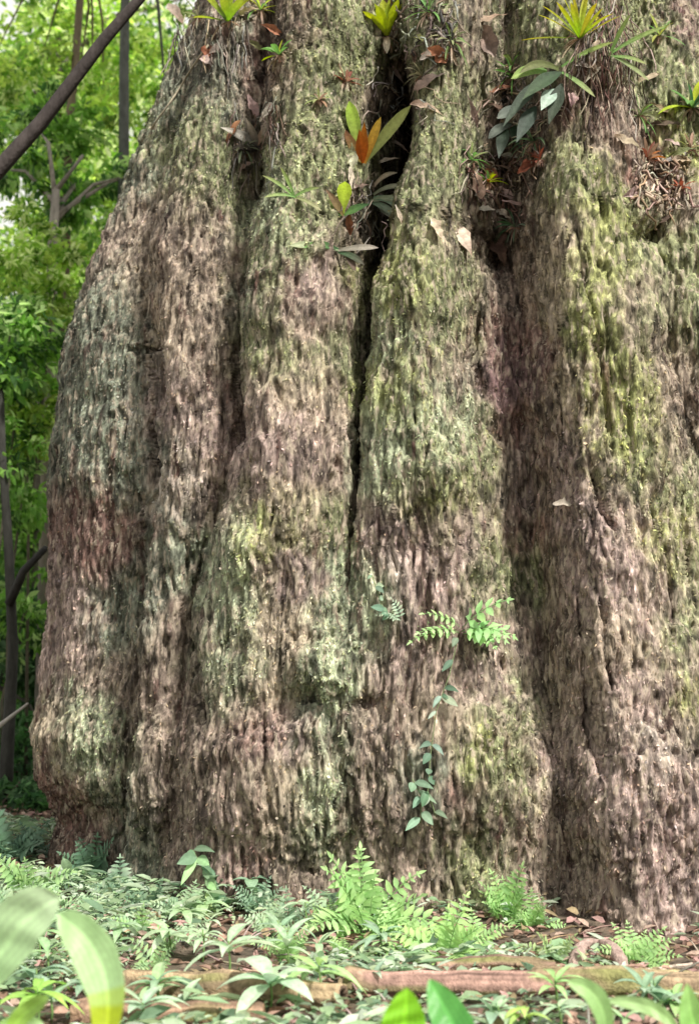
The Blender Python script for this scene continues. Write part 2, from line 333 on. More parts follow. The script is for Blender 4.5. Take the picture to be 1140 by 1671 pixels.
def bark_tint(px, py, sx, sy, sz_):
    """bark and moss species, plus painted shade in the hollows, by place on the trunk, borders broken up by noise"""
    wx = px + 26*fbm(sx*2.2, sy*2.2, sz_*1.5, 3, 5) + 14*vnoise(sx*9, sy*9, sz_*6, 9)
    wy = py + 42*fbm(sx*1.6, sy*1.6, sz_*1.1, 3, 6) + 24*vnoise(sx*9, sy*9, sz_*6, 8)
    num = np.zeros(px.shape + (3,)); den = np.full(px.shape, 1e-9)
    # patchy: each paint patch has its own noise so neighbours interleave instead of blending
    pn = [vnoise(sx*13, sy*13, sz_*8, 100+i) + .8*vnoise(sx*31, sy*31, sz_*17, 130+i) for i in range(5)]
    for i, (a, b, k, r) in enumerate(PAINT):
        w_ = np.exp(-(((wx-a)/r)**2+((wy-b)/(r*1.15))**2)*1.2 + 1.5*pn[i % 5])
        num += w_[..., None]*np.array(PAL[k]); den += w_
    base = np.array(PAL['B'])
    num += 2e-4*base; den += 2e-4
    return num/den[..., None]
def _settle():
    '''where each fold line must be drawn on the plain cone so that, once pushed out, it stands where the photo shows it'''
    th = np.linspace(-1.9, 1.4, 700); out = []
    for l in LINES:
        xs = []
        for px, row, o in zip(l[1], ROWS, l[2]):
            z = z_at(row, 9.3 if px > 350 else 11.0); rx = Rx(z)
            a = proj(AX+(rx+o)*np.sin(th), -(rx*.8+o)*np.cos(th), z)[0]; b = proj(AX+rx*np.sin(th), -rx*.8*np.cos(th), z)[0]
            k = np.argmax(a); k0 = np.argmin(a[:k+1]); 
            wt = min(1, max(0, (px-250)/350))*.85; xs.append(px*(1-wt)+wt*float(b[k0+np.argmin(np.abs(a[k0:k+1]-px))]))
        out.append((l[0], xs, l[2]))
    for i in range(1, len(out)):      # keep every flank of a fold a slope, never a sheer step
        for j in range(len(ROWS)): out[i][1][j] = max(out[i][1][j], out[i-1][1][j] + (44 if i == 9 else 26))
    return out
def mottle(x, y, z):
    '''pale lichen crusts against dark wet bark, a few centimetres across, drawn out along the grain'''
    a = .8*vnoise(x*26+3, y*26, z*6, 81) + 1.0*vnoise(x*50, y*50, z*11, 82) + .6*vnoise(x*8, y*8, z*3.5, 83)
    return np.clip(1.0 + .75*a, .22, 1.9)
LINES2 = []
def cross_offset(px, py):
    LINES = LINES2 or LINES2.extend(_settle()) or LINES2
    r = np.zeros(px.shape); first = True
    xs = [np.interp(py, ROWS, l[1]) for l in LINES]; os_ = [np.interp(py, ROWS, l[2]) for l in LINES]
    r = np.where(px <= xs[0], os_[0], 0.)
    for i in range(len(LINES)-1):
        t = np.clip((px-xs[i])/(xs[i+1]-xs[i]), 0, 1)
        ka, kb = LINES[i][0], LINES[i+1][0]
        if ka == 'R' and kb == 'G': s = 1-np.sin(math.pi/2*(1-t))**.85
        elif ka == 'G' and kb == 'R': s = np.sin(math.pi/2*t)**.85
        elif ka == 'R' and kb == 'R': s = t
        else: s = t*t*(3-2*t)
        m = (px > xs[i]) & (px <= xs[i+1])
        r = np.where(m, os_[i]+(os_[i+1]-os_[i])*s, r)
    return np.where(px > xs[-1], os_[-1], r)
NCD = 1040
def broad_form(TH, Z):
    """all folds, hollows and the cleft, without the bark's own relief"""
    rx = Rx(Z); ry = rx*.80
    def pos(off): return AX + (rx+off)*np.sin(TH), -(ry+off)*np.cos(TH)
    x0, y0 = pos(0*TH); px, py, _ = proj(x0, y0, Z)
    wob = 9*fbm(TH*2, Z*.9, Z*0, 3, 21) + 4*vnoise(TH*20, Z*3.5, Z*0, 22)
    off = cross_offset(px+wob, py)
    gen = .28*np.sin(TH*7+.6*np.sin(Z*.4))*(1-Z/30) + .1*np.sin(TH*13+1) + .1
    wf = np.clip((np.abs(TH+.35)*180/math.pi-72)/26, 0, 1); wf = wf*wf*(3-2*wf)
    wf = np.where(TH > 0, wf, np.clip((np.abs(TH)*180/math.pi-88)/14, 0, 1))
    off = off*(1-wf) + gen*wf
    up = np.clip((Z-9)/4, 0, 1); off = off*(1-up) + gen*up
    fr = 1-wf
    x1, y1 = pos(off); px, py, _ = proj(x1, y1, Z)
    for (a, b, r1, r2, am) in BLOBS:
        off = off + am*fr*np.exp(-(((px-a)/r1)**2+((py-b)/r2)**2))
    # the deep dark cleft between the two middle columns
    cx = np.interp(py, [60, 150, 200, 260, 330, 430, 560, 700, 850, 900], [648, 642, 636, 622, 602, 595, 589, 578, 574, 570])
    cw = np.interp(py, [60, 150, 250, 300, 360, 430, 560, 700, 830, 900], [12, 30, 30, 24, 30, 19, 15, 13, 12, 6])
    cdp = np.interp(py, [20, 120, 260, 440, 700, 830, 900, 1000], [.1, .9, .9, .75, .6, .4, .08, 0])
    e = ((px + wob*.5 - cx)/cw)
    off = off - fr*cdp*np.exp(-e**4)
    return off, px, py, wob, wf, up, fr, e, cdp, pos
def build_trunk():
    fine_th = np.linspace(-108, 52, 1700)*math.pi/180; back = np.linspace(52, 252, 82)[1:-1]*math.pi/180
    z = np.concatenate([np.linspace(-.7, 8.3, 860), np.linspace(8.35, 20, 90)])
    TF, ZF = np.meshgrid(fine_th, z)
    q = broad_form(TF, ZF); xx, yy = q[-1](q[0])
    ds = np.hypot(np.diff(xx, axis=1), np.diff(yy, axis=1)); ds = np.minimum(ds, .08)
    for _ in range(3): ds = .5*ds + .25*(np.roll(ds, 1, 0)+np.roll(ds, -1, 0))
    cs = np.concatenate([np.zeros((len(z), 1)), np.cumsum(ds, 1)], 1)
    TH = np.stack([np.concatenate([np.interp(np.linspace(0, c[-1], NCD), c, fine_th), back]) for c in cs])   # evenly spaced along the folded surface
    Z = np.repeat(z[:, None], TH.shape[1], 1)
    off, px, py, wob, wf, up, fr, e, cdp, pos = broad_form(TH, Z)
    # thin fissures
    for pts, wd, dp in (([(240, 560), (246, 640), (243, 740), (250, 800)], 4, .09), ([(322, 1040), (328, 1100), (332, 1190)], 4, .07),
                        ([(948, 960), (962, 1060), (968, 1160), (985, 1250)], 6, .10), ([(980, 960), (990, 1060), (1000, 1130)], 4, .06), ([(905, 470), (915, 600), (925, 700), (935, 800)], 5, .06),
                        ([(960, 1160), (975, 1220), (990, 1280)], 8, .09), ([(430, 1160), (433, 1260), (440, 1320)], 4, .05), ([(770, 480), (775, 640)], 5, .06),
                        ([(940, 420), (965, 520), (985, 640), (1000, 720)], 4, .05), ([(965, 760), (985, 830), (1010, 880)], 5, .08), ([(1110, 800), (1130, 960)], 5, .06),
                        ([(385, 560), (392, 650), (388, 740)], 5, .08), ([(300, 330), (285, 430)], 4, .04)):
        yy = [p[1] for p in pts]; c = np.interp(py, yy, [p[0] for p in pts])
        env = np.clip((py-yy[0])/25, 0, 1)*np.clip((yy[-1]-py)/25, 0, 1)
        off -= fr*dp*1.6*env*np.exp(-((px+wob*.8-c)/(wd+2.5))**2)
    # flare towards the ground
    off += .18*np.clip((.5-Z)/.9, 0, 1)**2
    # bark relief (metres), in surface coordinates
    S = TH*3.0
    off += .055*fbm(S*1.1, Z*.6, Z*0, 3, 1)
    off += .038*fbm(S*4.2+.5*vnoise(S*2, Z*1.5, Z*0, 31), Z*1.8, Z*0, 3, 2)
    off += .05*(.5-np.abs(vnoise(S*5.5+1.2*vnoise(S*1.5, Z*.5, Z*0, 62), Z*.55, Z*0, 63)))
    strk = 1-np.abs(vnoise(S*15+.8*vnoise(S*3, Z*2.5, Z*0, 33), Z*2.4, Z*0, 3))
    smask = np.clip(.5+1.1*fbm(S*1.1, Z*.8, Z*0, 2, 34), 0, 1)
    off += .040*(strk-.6)*(.4+.6*smask)
    x, y = pos(off)
    V = np.stack([x, y, Z], -1)
    def nrm(V):
        q = np.cross(np.roll(V, -1, 1)-np.roll(V, 1, 1), np.gradient(V, axis=0)); return q/(np.linalg.norm(q, axis=-1, keepdims=True)+1e-12)
    N0 = nrm(V)
    for _ in range(3): N0 = N0 + np.roll(N0, 2, 0) + np.roll(N0, -2, 0) + np.roll(N0, 2, 1) + np.roll(N0, -2, 1)
    N0 /= np.linalg.norm(N0, axis=-1, keepdims=True)+1e-12
    wx_ = x + .03*vnoise(x*9, y*9, Z*7, 51); wy_ = y; wz_ = Z + .03*vnoise(x*9, y*9, Z*7, 52)
    lump = vnoise(wx_*24, wy_*24, wz_*9, 53); lump2 = vnoise(wx_*50, wy_*50, wz_*18, 54)
    fib = 1-2*np.abs(vnoise(wx_*30, wy_*30, wz_*4.5, 55)); fib2 = 1-2*np.abs(vnoise(wx_*13, wy_*13, wz_*1.8, 59))
    fm = np.clip(.45+1.5*fbm(x*1.3, y*1.3, Z*.8, 2, 56), 0, 1)
    pit = np.clip(vnoise(wx_*26, wy_*26, wz_*4.2, 58)-.38, 0, 1); pit2 = np.clip(vnoise(wx_*40, wy_*40, wz_*5.5, 61)-.25, 0, 1)
    fib3 = 1-2*np.abs(vnoise(wx_*52, wy_*52, wz_*5, 64))
    fine = .013*lump*(1-.6*fm) + .012*lump2 + (.35+.65*fm)*(.022*fib+.024*fib2+.013*fib3) + .040*fbm(x*6, y*6, Z*4.5, 3, 57) - .07*pit - .085*pit2
    V = V + N0*fine[..., None]; x, y = V[..., 0], V[..., 1]
    nr, nc = TH.shape; px, py, _ = proj(x, y, Z)
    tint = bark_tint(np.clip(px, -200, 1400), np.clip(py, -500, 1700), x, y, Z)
    # tint goes to a very dark brown with depth inside the cleft
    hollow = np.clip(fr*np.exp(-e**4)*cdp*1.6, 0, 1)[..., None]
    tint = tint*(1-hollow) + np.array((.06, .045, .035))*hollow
    far = np.clip(wf+up, 0, 1)[..., None]
    mossy = np.clip(.5+fbm(S*2, Z*1.2, Z*0, 3, 44)*1.6, 0, 1)[..., None]
    tint = tint*(1-far) + (np.array(PAL['B'])*(1-mossy)+np.array(PAL['M'])*mossy)*far
    Zf = V[..., 2]
    tint = tint*mottle(x, y, Z)[..., None]
    st = np.clip(vnoise(x*16, y*16, Z*1.6, 66)+.7*vnoise(x*34, y*34, Z*3.5, 67)-.42, 0, 1)[..., None]*1.6; st = np.clip(st, 0, .85)*np.clip(.75+1.2*fbm(x*1.1, y*1.1, Z*.8, 2, 68), 0, 1)[..., None]
    tint = tint*(1-st) + np.array((.095, .048, .042))*st     # reddish wet streaks running down the grain
    i = (np.arange(nr-1)[:, None]*nc + np.arange(nc)[None, :])
    j = (np.arange(nr-1)[:, None]*nc + (np.arange(nc)[None, :]+1) % nc)
    Fc = np.stack([i.ravel(), j.ravel(), (j+nc).ravel(), (i+nc).ravel()], 1)
    root = thing('giant_rainforest_tree', 'colossal moss covered trunk with deep folds and a dark vertical cleft', 'tree', (AX, 0, 0))
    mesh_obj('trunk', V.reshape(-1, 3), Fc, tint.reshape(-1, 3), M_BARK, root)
    # normals from the grid
    du = np.roll(V, -1, 1)-np.roll(V, 1, 1); dv = np.gradient(V, axis=0)
    nn = np.cross(du, dv); nn /= np.linalg.norm(nn, axis=-1, keepdims=True)+1e-12
    return root, V, nn, tint, nr, nc
TREE, TV, TN, TT, NR, NC = build_trunk()
# lookup: photo pixel -> nearest trunk vertex facing the camera
_q = TV[:860, :NCD]; _px, _py, _d = proj(_q[..., 0], _q[..., 1], _q[..., 2])
_cell = 4; _W, _H = 1600//_cell, 2200//_cell
_buf = np.full((_H, _W), -1, np.int64); 
_ix = ((_px+200)/_cell).astype(int).ravel(); _iy = ((_py+200)/_cell).astype(int).ravel()
_ok = (_ix >= 0) & (_ix < _W) & (_iy >= 0) & (_iy < _H); _order = np.argsort(-_d.ravel()); _order = _order[_ok[_order]]
_buf[_iy[_order], _ix[_order]] = _order
def tpt(px, py, off=0.0):
    i, j = int((py+200)/_cell), int((px+200)/_cell)
    for rad in range(0, 12):
        sub = _buf[max(i-rad, 0):i+rad+1, max(j-rad, 0):j+rad+1]
        g = sub[sub >= 0]
        if len(g): k = int(g[len(g)//2]); break
    else: return at(px, py, -3), Vector((0, -1, 0))
    a, b = divmod(k, NCD); n = TN[max(a-5, 0):a+6, max(b-5, 0):b+6].reshape(-1, 3).mean(0); n = Vector(n).normalized()
    p = Vector(_q[a, b]); 
    # slide onto the exact pixel ray at that depth
    r = ray(px, py); t = (p.y-CAM[1])/r[1]; p = Vector((CAM[0]+r[0]*t, p.y, CAM[2]+r[2]*t))
    return p + n*off, n

# moss, lichen and bark flakes standing off the bark (countless)
def flakes():
    n = 650000
    a = rng.integers(2, 858, n); b = rng.integers(2, NCD-2, n)
    p = TV[a, b]; nn = TN[a, b]; t = TT[a, b]
    px, py, _ = proj(p[:, 0], p[:, 1], p[:, 2])
    dens = .5+.9*fbm(p[:, 0]*1.6, p[:, 1]*1.6, p[:, 2]*1.3, 3, 71)
    green = np.clip((t[:, 1]-t[:, 0]*.9)*14, 0, 1)
    keep = (rng.random(n) < np.clip(dens*(.4+.6*green), .1, 1)) & (nn[:, 1] < .35)
    p, nn, t, green = p[keep], nn[keep], t[keep], green[keep]; n = len(p)
    L = rng.uniform(.010, .034, n); W = L*rng.uniform(.18, .45, n)
    big = rng.random(n) < .12; W[big] *= 2.4; L[big] *= .7
    rv = rng.normal(size=(n, 3))*.55; rv[:, 2] -= 1.1
    d = rv - (rv*nn).sum(1, keepdims=True)*nn*.8 + nn*rng.uniform(.0, .55, (n, 1)); d /= np.linalg.norm(d, axis=1, keepdims=True)
    s = np.cross(d, nn); s /= np.linalg.norm(s, axis=1, keepdims=True)+1e-9
    p = p + nn*.002
    V = np.stack([p, p+d*L[:, None]*.5+s*W[:, None]*.5, p+d*L[:, None], p+d*L[:, None]*.5-s*W[:, None]*.5], 1)
    c = t*(.45+1.4*rng.random((n, 1))**1.4)*np.stack([rng.uniform(.9, 1.1, n), np.ones(n), rng.uniform(.8, 1.15, n)], 1)
    pale = rng.random(n) < .11; c[pale] = np.array((.42, .37, .30))*rng.uniform(.6, 1.1, (pale.sum(), 1))
    C = np.repeat(c[:, None, :], 4, 1).reshape(-1, 3)
    o = mesh_obj('moss', V.reshape(-1, 3), np.arange(n*4).reshape(-1, 4), C, M_MOSS, TREE, smooth=False)
    o['kind'] = 'stuff'
flakes()
# ---------------------------------------------------------------- epiphytes and plants
G_BRIGHT = (.26, .46, .05); G_YEL = (.42, .50, .04); G_PALE = (.30, .46, .19); G_MID = (.14, .28, .08); G_DARK = (.05, .11, .05); G_BLUE = (.22, .36, .22)
ORANGE = (.33, .12, .04); REDB = (.17, .06, .04); STRAW = (.50, .40, .30); PINKD = (.50, .36, .31); BROWNL = (.26, .17, .12)
def basis(n):
    n = Vector(n).normalized(); a = n.cross(Vector((0, 0, 1)))
    if a.length < .1: a = Vector((1, 0, 0))
    a.normalize(); return a, n.cross(a), n
def rosette(label, px, py, r_px, n, cols, cat='bromeliad', name='bromeliad', W=.05, shape='strap', droop=.9, tilt=.6, seed=0, group='tank bromeliads growing on the trunk', spread=(15, 75), dead=2, tip=None, lean=0.):
    rr = random.Random(seed); p, nm = tpt(px, py, .01)
    sc = (p.y-CAM[1])/F; L = r_px*sc*1.15
    ax = (nm*(1-tilt)+Vector((lean, -.1, 1))*tilt).normalized(); a, b, c = basis(ax)
    t = thing(name, label, cat, p, group)
    for k in range(n):
        an = k*2.399+rr.uniform(-.25, .25); el = R(spread[0]+(spread[1]-spread[0])*((n-k)/n)+rr.uniform(-8, 8))
        d = (a*math.cos(an)+b*math.sin(an))*math.sin(el)+c*math.cos(el)
        ll = L*rr.uniform(.7, 1.05)*(.75+.25*(n-k)/n); mb = MB(); c0 = vary(rr.choice(cols), .12, rr)
        leaf(mb, p+d*.008, d, c, ll, W*rr.uniform(.8, 1.15), droop*rr.uniform(.5, 1.1), .35, shape, c0, vary(tip or c0, .1, rr), 1.2, 8)
        mb.build('leaf', M_LEAF, t)
    for k in range(dead):
        an = rr.uniform(0, 6.28); d = (a*math.cos(an)+b*math.sin(an))*.8+Vector((0, -.2, -.6)); mb = MB()
        leaf(mb, p+d*.01, d, c, L*rr.uniform(.5, .8), W*.7, 1.2, .5, 'strap', vary(BROWNL, .2, rr), vary(STRAW, .2, rr), 1, 6)
        mb.build('dead_leaf', M_DRY, t)
    # fibrous base with roots clinging to the bark
    mb = MB()
    for k in range(14):
        q = p.copy(); pts = [q.copy()]; d = Vector((rr.uniform(-1, 1), -.05, rr.uniform(-1.2, .2))).normalized()
        for s in range(4):
            q = q + d*L*.09; d = (d+Vector((rr.uniform(-.5, .5), 0, -.35))).normalized(); pts.append(q + Vector((0, -.01, 0)))
        tube(mb, pts, [.006, .005, .004, .003, .002], vary(BROWNL, .3, rr), 4, .2, k)
    mb.build('root_mat', M_ROOT, t)
    return t
rosette('bright yellow green bromeliad high on the left fold with upright leaves', 372, 38, 62, 12, [G_YEL, G_BRIGHT, G_MID], seed=1, tilt=.85, W=.075, droop=.5, spread=(5, 62), tip=(.38, .42, .07))
rosette('small yellowish bromeliad tuft below the left treetop rosette', 456, 92, 36, 8, [G_YEL, G_MID], seed=2, W=.045, tilt=.7)
rosette('yellow green bromeliad rooted above the dark cleft', 632, 60, 78, 11, [G_YEL, (.40, .52, .03), G_BRIGHT], seed=3, tilt=.85, W=.085, droop=.35, spread=(4, 52), tip=(.38, .44, .05))
rosette('yellow and orange leaved bromeliad on top of the root tangle at upper right', 946, 66, 88, 17, [G_MID, G_BRIGHT, (.36, .34, .05), G_BRIGHT], seed=5, tilt=.85, W=.045, droop=.4, spread=(4, 78), tip=(.40, .36, .05))
rosette('dull green bromeliad cut by the right edge of the picture', 1128, 178, 70, 10, [G_MID, G_YEL, G_DARK], seed=6, W=.06, tilt=.6)
rosette('reddish brown bromeliad tucked in the upper right groove', 1052, 262, 42, 10, [REDB, BROWNL, (.3, .12, .04)], seed=7, W=.04)
rosette('small red bromeliad above the leaf pile', 882, 262, 34, 9, [REDB, (.24, .08, .05)], seed=8, W=.035)
rosette('tiny orange and green bromeliad above the pale dead leaf', 795, 300, 34, 9, [G_YEL, ORANGE, G_MID], seed=9, W=.032, tilt=.7)
rosette('pinkish red bromeliad left of the cleft top', 562, 136, 32, 9, [REDB, (.34, .17, .13), BROWNL], seed=10, W=.035)
rosette('small rust red bromeliad at the far right margin', 1110, 310, 26, 8, [(.25, .08, .05), REDB], seed=11, W=.03)

for i, (lab, px, py, r, cols) in enumerate([('loose green tuft at the top edge between the left folds', 425, 18, 50, [G_MID, G_YEL]), ('small green tuft on the moss right of the curled tan leaf', 838, 108, 42, [G_MID, (.2, .26, .08)]),
      ('olive tuft at the top edge right of the first cleft bromeliad', 700, 22, 48, [(.12, .18, .07), G_MID]), ('yellowish tuft on the ridge at the top right corner', 1075, 60, 46, [(.3, .34, .08), G_MID]),
      ('olive green tuft under the right edge bromeliad', 1125, 245, 40, [(.2, .22, .07), BROWNL]), ('spiky olive tuft left of the leaf pile', 765, 262, 46, [(.18, .22, .08), G_MID]), ('small dull tuft left of the pink red bromeliad', 520, 165, 26, [(.22, .26, .1), BROWNL])]):
    rosette(lab, px, py, r, 11, cols, 'epiphyte', 'epiphyte_tuft', .026, tilt=.6, seed=40+i, group='small grassy epiphytes on the trunk', droop=1.4, spread=(15, 95))
for i, (lab, px, py, r, cols) in enumerate([('dark green tuft in the recess above the pinkish oval leaf', 838, 128, 58, [G_DARK, G_MID]), ('drooping dark tuft under the dark broad leaved fern', 872, 232, 56, [G_DARK, (.09, .14, .07)]),
      ('grey green tuft at the lower end of the recess', 842, 372, 46, [(.14, .18, .12), G_DARK]), ('dark tuft in the left hollow', 395, 245, 40, [(.10, .12, .07), (.2, .2, .13)]), ('loose green tuft between the cleft top and the curled tan leaf', 735, 70, 52, [(.13, .2, .07), (.24, .25, .13)]),
      ('dark olive tuft right of the root tangle', 1040, 190, 46, [(.12, .14, .06), G_MID]), ('dull tuft at the top edge beside the first bromeliad', 325, 30, 48, [(.2, .24, .1), (.3, .28, .18)]), ('pale straw tuft over the mouth of the hollow', 690, 125, 40, [(.34, .3, .2), (.2, .2, .12)])]):
    rosette(lab, px, py, r, 16, cols, 'epiphyte', 'epiphyte_tuft', .022, tilt=.45, seed=70+i, group='small grassy epiphytes on the trunk', droop=1.6, spread=(10, 105))
# bromeliad with one orange throat, green tips, beside the cleft (each leaf laid out)
def posed(name, label, cat, px, py, leaves, mat=M_LEAF, group=None, off=.02, part='leaf', depth=None, stem=None):
    """leaves: (dx, dy, length_px, angle_deg from up, toward-camera lean, width_px, droop, shape, c0, c1[, fold])"""
    p, nm = tpt(px, py, off) if depth is None else (at(px, py, depth), Vector((0, -1, 0)))
    sc = (p.y-CAM[1])/F; t = thing(name, label, cat, p, group)
    for lf in leaves:
        dx, dy, L, an, ln, W_, dr, sh, c0, c1 = lf[:10]; an = R(an)
        d = Vector((math.sin(an), -ln, math.cos(an))).normalized()
        q = p + Vector((dx*sc, -.01, -dy*sc)); mb = MB()
        leaf(mb, q, d, Vector((0, -1, .25)) if abs(d.y) < .9 else Vector((0, 0, 1)), L*sc, W_*sc, dr, lf[10] if len(lf) > 10 else .2, sh, c0, c1, 1.25, 9)
        mb.build(part, mat, t)
    return t
posed('bromeliad', 'bromeliad with orange throat and green leaf tips hanging left of the dark cleft', 'bromeliad', 588, 268, [
    (0, 0, 104, -14, .25, 24, -.15, 'obov', (.16, .18, .05), (.30, .46, .06)), (4, -4, 118, 42, .4, 22, .1, 'strap', (.17, .20, .06), (.28, .31, .10)),
    (0, -2, 66, 2, .5, 17, .3, 'lance', ORANGE, (.55, .2, .03)), (2, 0, 80, 20, .35, 16, .2, 'strap', (.42, .2, .03), (.5, .34, .05)),
    (-2, 0, 70, -28, .3, 18, .2, 'lance', (.25, .2, .05), REDB), (0, 0, 60, -6, .7, 20, .5, 'lance', (.5, .13, .02), ORANGE)], group='tank bromeliads growing on the trunk')
posed('bromeliad', 'small plant with one upright lime leaf above the dark leaf shelf', 'bromeliad', 556, 352, [
    (0, 0, 54, 4, .25, 26, -.1, 'obov', (.3, .4, .05), (.46, .62, .05)), (0, 0, 60, -55, .3, 15, .3, 'lance', G_MID, (.24, .2, .08)),
    (2, 2, 50, 60, .4, 15, .5, 'lance', G_MID, G_DARK), (-2, 0, 85, -75, .3, 14, .25, 'strap', G_MID, (.35, .33, .15)),
    (0, 3, 55, -28, .4, 14, .6, 'lance', (.2, .16, .06), BROWNL)], group='tank bromeliads growing on the trunk')
# grey strap leaves spilling from the cleft
posed('strap_leaved_fern', 'tuft of drooping grey green strap leaves spilling out of the cleft', 'fern', 600, 330, [
    (0, 0, 85, 78, .4, 14, 1.1, 'strap', (.24, .30, .19), (.36, .38, .26)), (5, -6, 75, 96, .5, 16, 1.3, 'strap', (.15, .24, .15), (.30, .36, .27)),
    (5, -12, 80, 62, .5, 10, 1.2, 'strap', (.22, .25, .16), (.38, .38, .30)), (0, 0, 62, 115, .4, 14, .6, 'strap', (.12, .2, .12), (.3, .34, .27)),
    (-5, -2, 60, -80, .5, 10, .8, 'strap', (.3, .34, .22), (.45, .44, .36)), (5, -25, 55, 40, .5, 9, 1.2, 'strap', STRAW, (.4, .38, .3)), (12, 8, 48, 130, .4, 12, .2, 'lance', (.3, .33, .28), (.5, .5, .44)),
    (-14, -46, 50, -8, .4, 14, .4, 'lance', (.45, .45, .32), (.62, .60, .44))])
posed('strap_leaved_fern', 'flat shelf of dark drooping leaves at mid height on the middle fold', 'fern', 548, 408, [
    (0, 0, 90, -86, .5, 15, .3, 'strap', (.2, .26, .14), (.34, .38, .24)), (0, 2, 70, -70, .6, 14, .9, 'strap', G_DARK, G_MID), (0, 2, 75, 88, .5, 12, .25, 'strap', (.26, .25, .2), (.42, .38, .33)),
    (-20, 3, 55, -120, .6, 13, .6, 'strap', G_DARK, (.12, .16, .08)), (0, 5, 60, 110, .6, 12, .6, 'strap', G_DARK, (.1, .09, .07)), (10, 4, 50, 150, .6, 12, .4, 'strap', (.05, .04, .03), (.13, .09, .07))])
posed('bird_nest_fern', 'dark broad leaved epiphyte with one pale leaf below the yellow bromeliad', 'fern', 918, 120, [
    (0, 0, 110, -122, .5, 26, .5, 'lance', (.025, .055, .025), (0.055, 0.088, 0.044)), (-12, 30, 66, -146, .6, 26, .3, 'lance', (0.26, 0.36, 0.3), (0.42, 0.52, 0.44)), (-30, 10, 130, -135, .3, 22, .5, 'lance', (0.033, 0.055, 0.033), (0.055, 0.077, 0.055)),
    (-25, 0, 80, -88, .5, 22, .9, 'strap', G_MID, (0.24, 0.32, 0.09)), (-5, -5, 90, -76, .5, 18, 1.2, 'strap', (0.088, 0.11, 0.033), (0.143, 0.154, 0.066)), (-45, 60, 90, -150, .4, 26, .3, 'lance', (0.022, 0.039, 0.028), (0.066, 0.088, 0.072)),
    (0, 20, 90, -160, .3, 26, .2, 'lance', (0.028, 0.044, 0.028), (0.039, 0.055, 0.033)), (-70, 60, 60, -120, .5, 20, .3, 'strap', (0.055, 0.077, 0.066), (0.121, 0.143, 0.121)), (0, -10, 95, 62, .4, 9, .4, 'strap', G_MID, (0.32, 0.38, 0.12)), (0, 0, 80, 130, .4, 10, .4, 'strap', G_MID, (0.28, 0.3, 0.14))])
posed('bird_nest_fern', 'dark green leaf fan right of the pink leaves beneath the root tangle', 'fern', 838, 205, [
    (0, 0, 70, 160, .5, 26, .3, 'lance', (.025, .055, .025), (0.055, 0.072, 0.05)), (-10, 0, 80, -165, .5, 22, .3, 'lance', (.025, .055, .025), (0.088, 0.11, 0.094)), (0, 0, 60, -110, .5, 18, .8, 'strap', (0.055, 0.072, 0.055), (0.132, 0.154, 0.132)), (5, 5, 70, 130, .4, 18, .4, 'lance', (0.022, 0.033, 0.022), (.025, .055, .025))])
posed('bird_nest_fern', 'grey withered epiphyte with pale leaf at the left hollow', 'epiphyte', 418, 240, [
    (0, 0, 72, -62, .5, 18, .4, 'lance', (0.11, 0.11, 0.088), (0.52, 0.49, 0.44)), (0, 0, 50, -22, .6, 13, .3, 'lance', (0.11, 0.099, 0.083), (0.48, 0.42, 0.34)), (4, 6, 55, -84, .6, 16, .6, 'lance', (0.044, 0.039, 0.033), (0.11, 0.094, 0.077)),
    (0, 0, 46, 24, .5, 12, .5, 'lance', BROWNL, STRAW), (0, 6, 50, -110, .6, 14, .3, 'lance', (0.028, 0.028, 0.022), (0.05, 0.044, 0.033))])
posed('strap_leaved_fern', 'olive blades arching over the right edge of the upper right groove', 'fern', 990, 92, [
    (0, 0, 105, 62, .4, 9, .35, 'strap', G_MID, (.3, .36, .13)), (0, 0, 90, 128, .4, 9, .4, 'strap', (.14, .2, .08), (.26, .3, .14)), (0, 4, 70, 100, .5, 8, .6, 'strap', G_MID, (.3, .33, .14)), (0, 4, 75, 20, .4, 8, .6, 'strap', G_MID, (.3, .38, .13))])
posed('strap_leaved_fern', 'small olive blades on the left moss fold under the leaf shelf', 'fern', 480, 325, [
    (0, 0, 66, -48, .4, 7, .6, 'strap', G_MID, (.3, .34, .14)), (0, 0, 60, 112, .4, 8, .5, 'strap', (.2, .24, .1), (.34, .33, .2)), (2, 0, 58, -80, .4, 7, .7, 'strap', G_MID, (.28, .32, .13)), (0, 0, 50, 60, .4, 7, .7, 'strap', G_MID, (.28, .32, .13)), (0, 0, 56, -20, .4, 7, .6, 'strap', G_MID, (.3, .36, .13))])

# fallen dead leaves caught on the trunk: every one its own object
def dead_leaf(label, px, py, L, W_, an, c0, c1=None, ln=.25, dr=.5, sh='ovate', off=.03, curl=.5):
    p, nm = tpt(px, py, off); sc = (p.y-CAM[1])/F; a = R(an); mb = MB()
    d = Vector((math.sin(a), -ln, math.cos(a))).normalized(); q = p - d*L*sc*.5
    L *= 1.2; W_ *= 1.15; sh = 'lance' if len(label) % 3 else 'obov'; leaf(mb, q, d, Vector((0, -1, .2)), L*sc, W_*sc, dr, .45, sh, c0, c1 or c0, .8, 9, curl, (0, 1, -.5), .3)
    o = mb.build('dead_leaf', M_DRY, None)
    V = np.zeros(len(o.data.vertices)*3, np.float32); o.data.vertices.foreach_get('co', V); V = V.reshape(-1, 3)-np.array(q)
    o.data.vertices.foreach_set('co', V.ravel()); o.data.update(); o.location = q
    tag(o, label, 'dead leaf', 'dry leaves caught on the trunk')
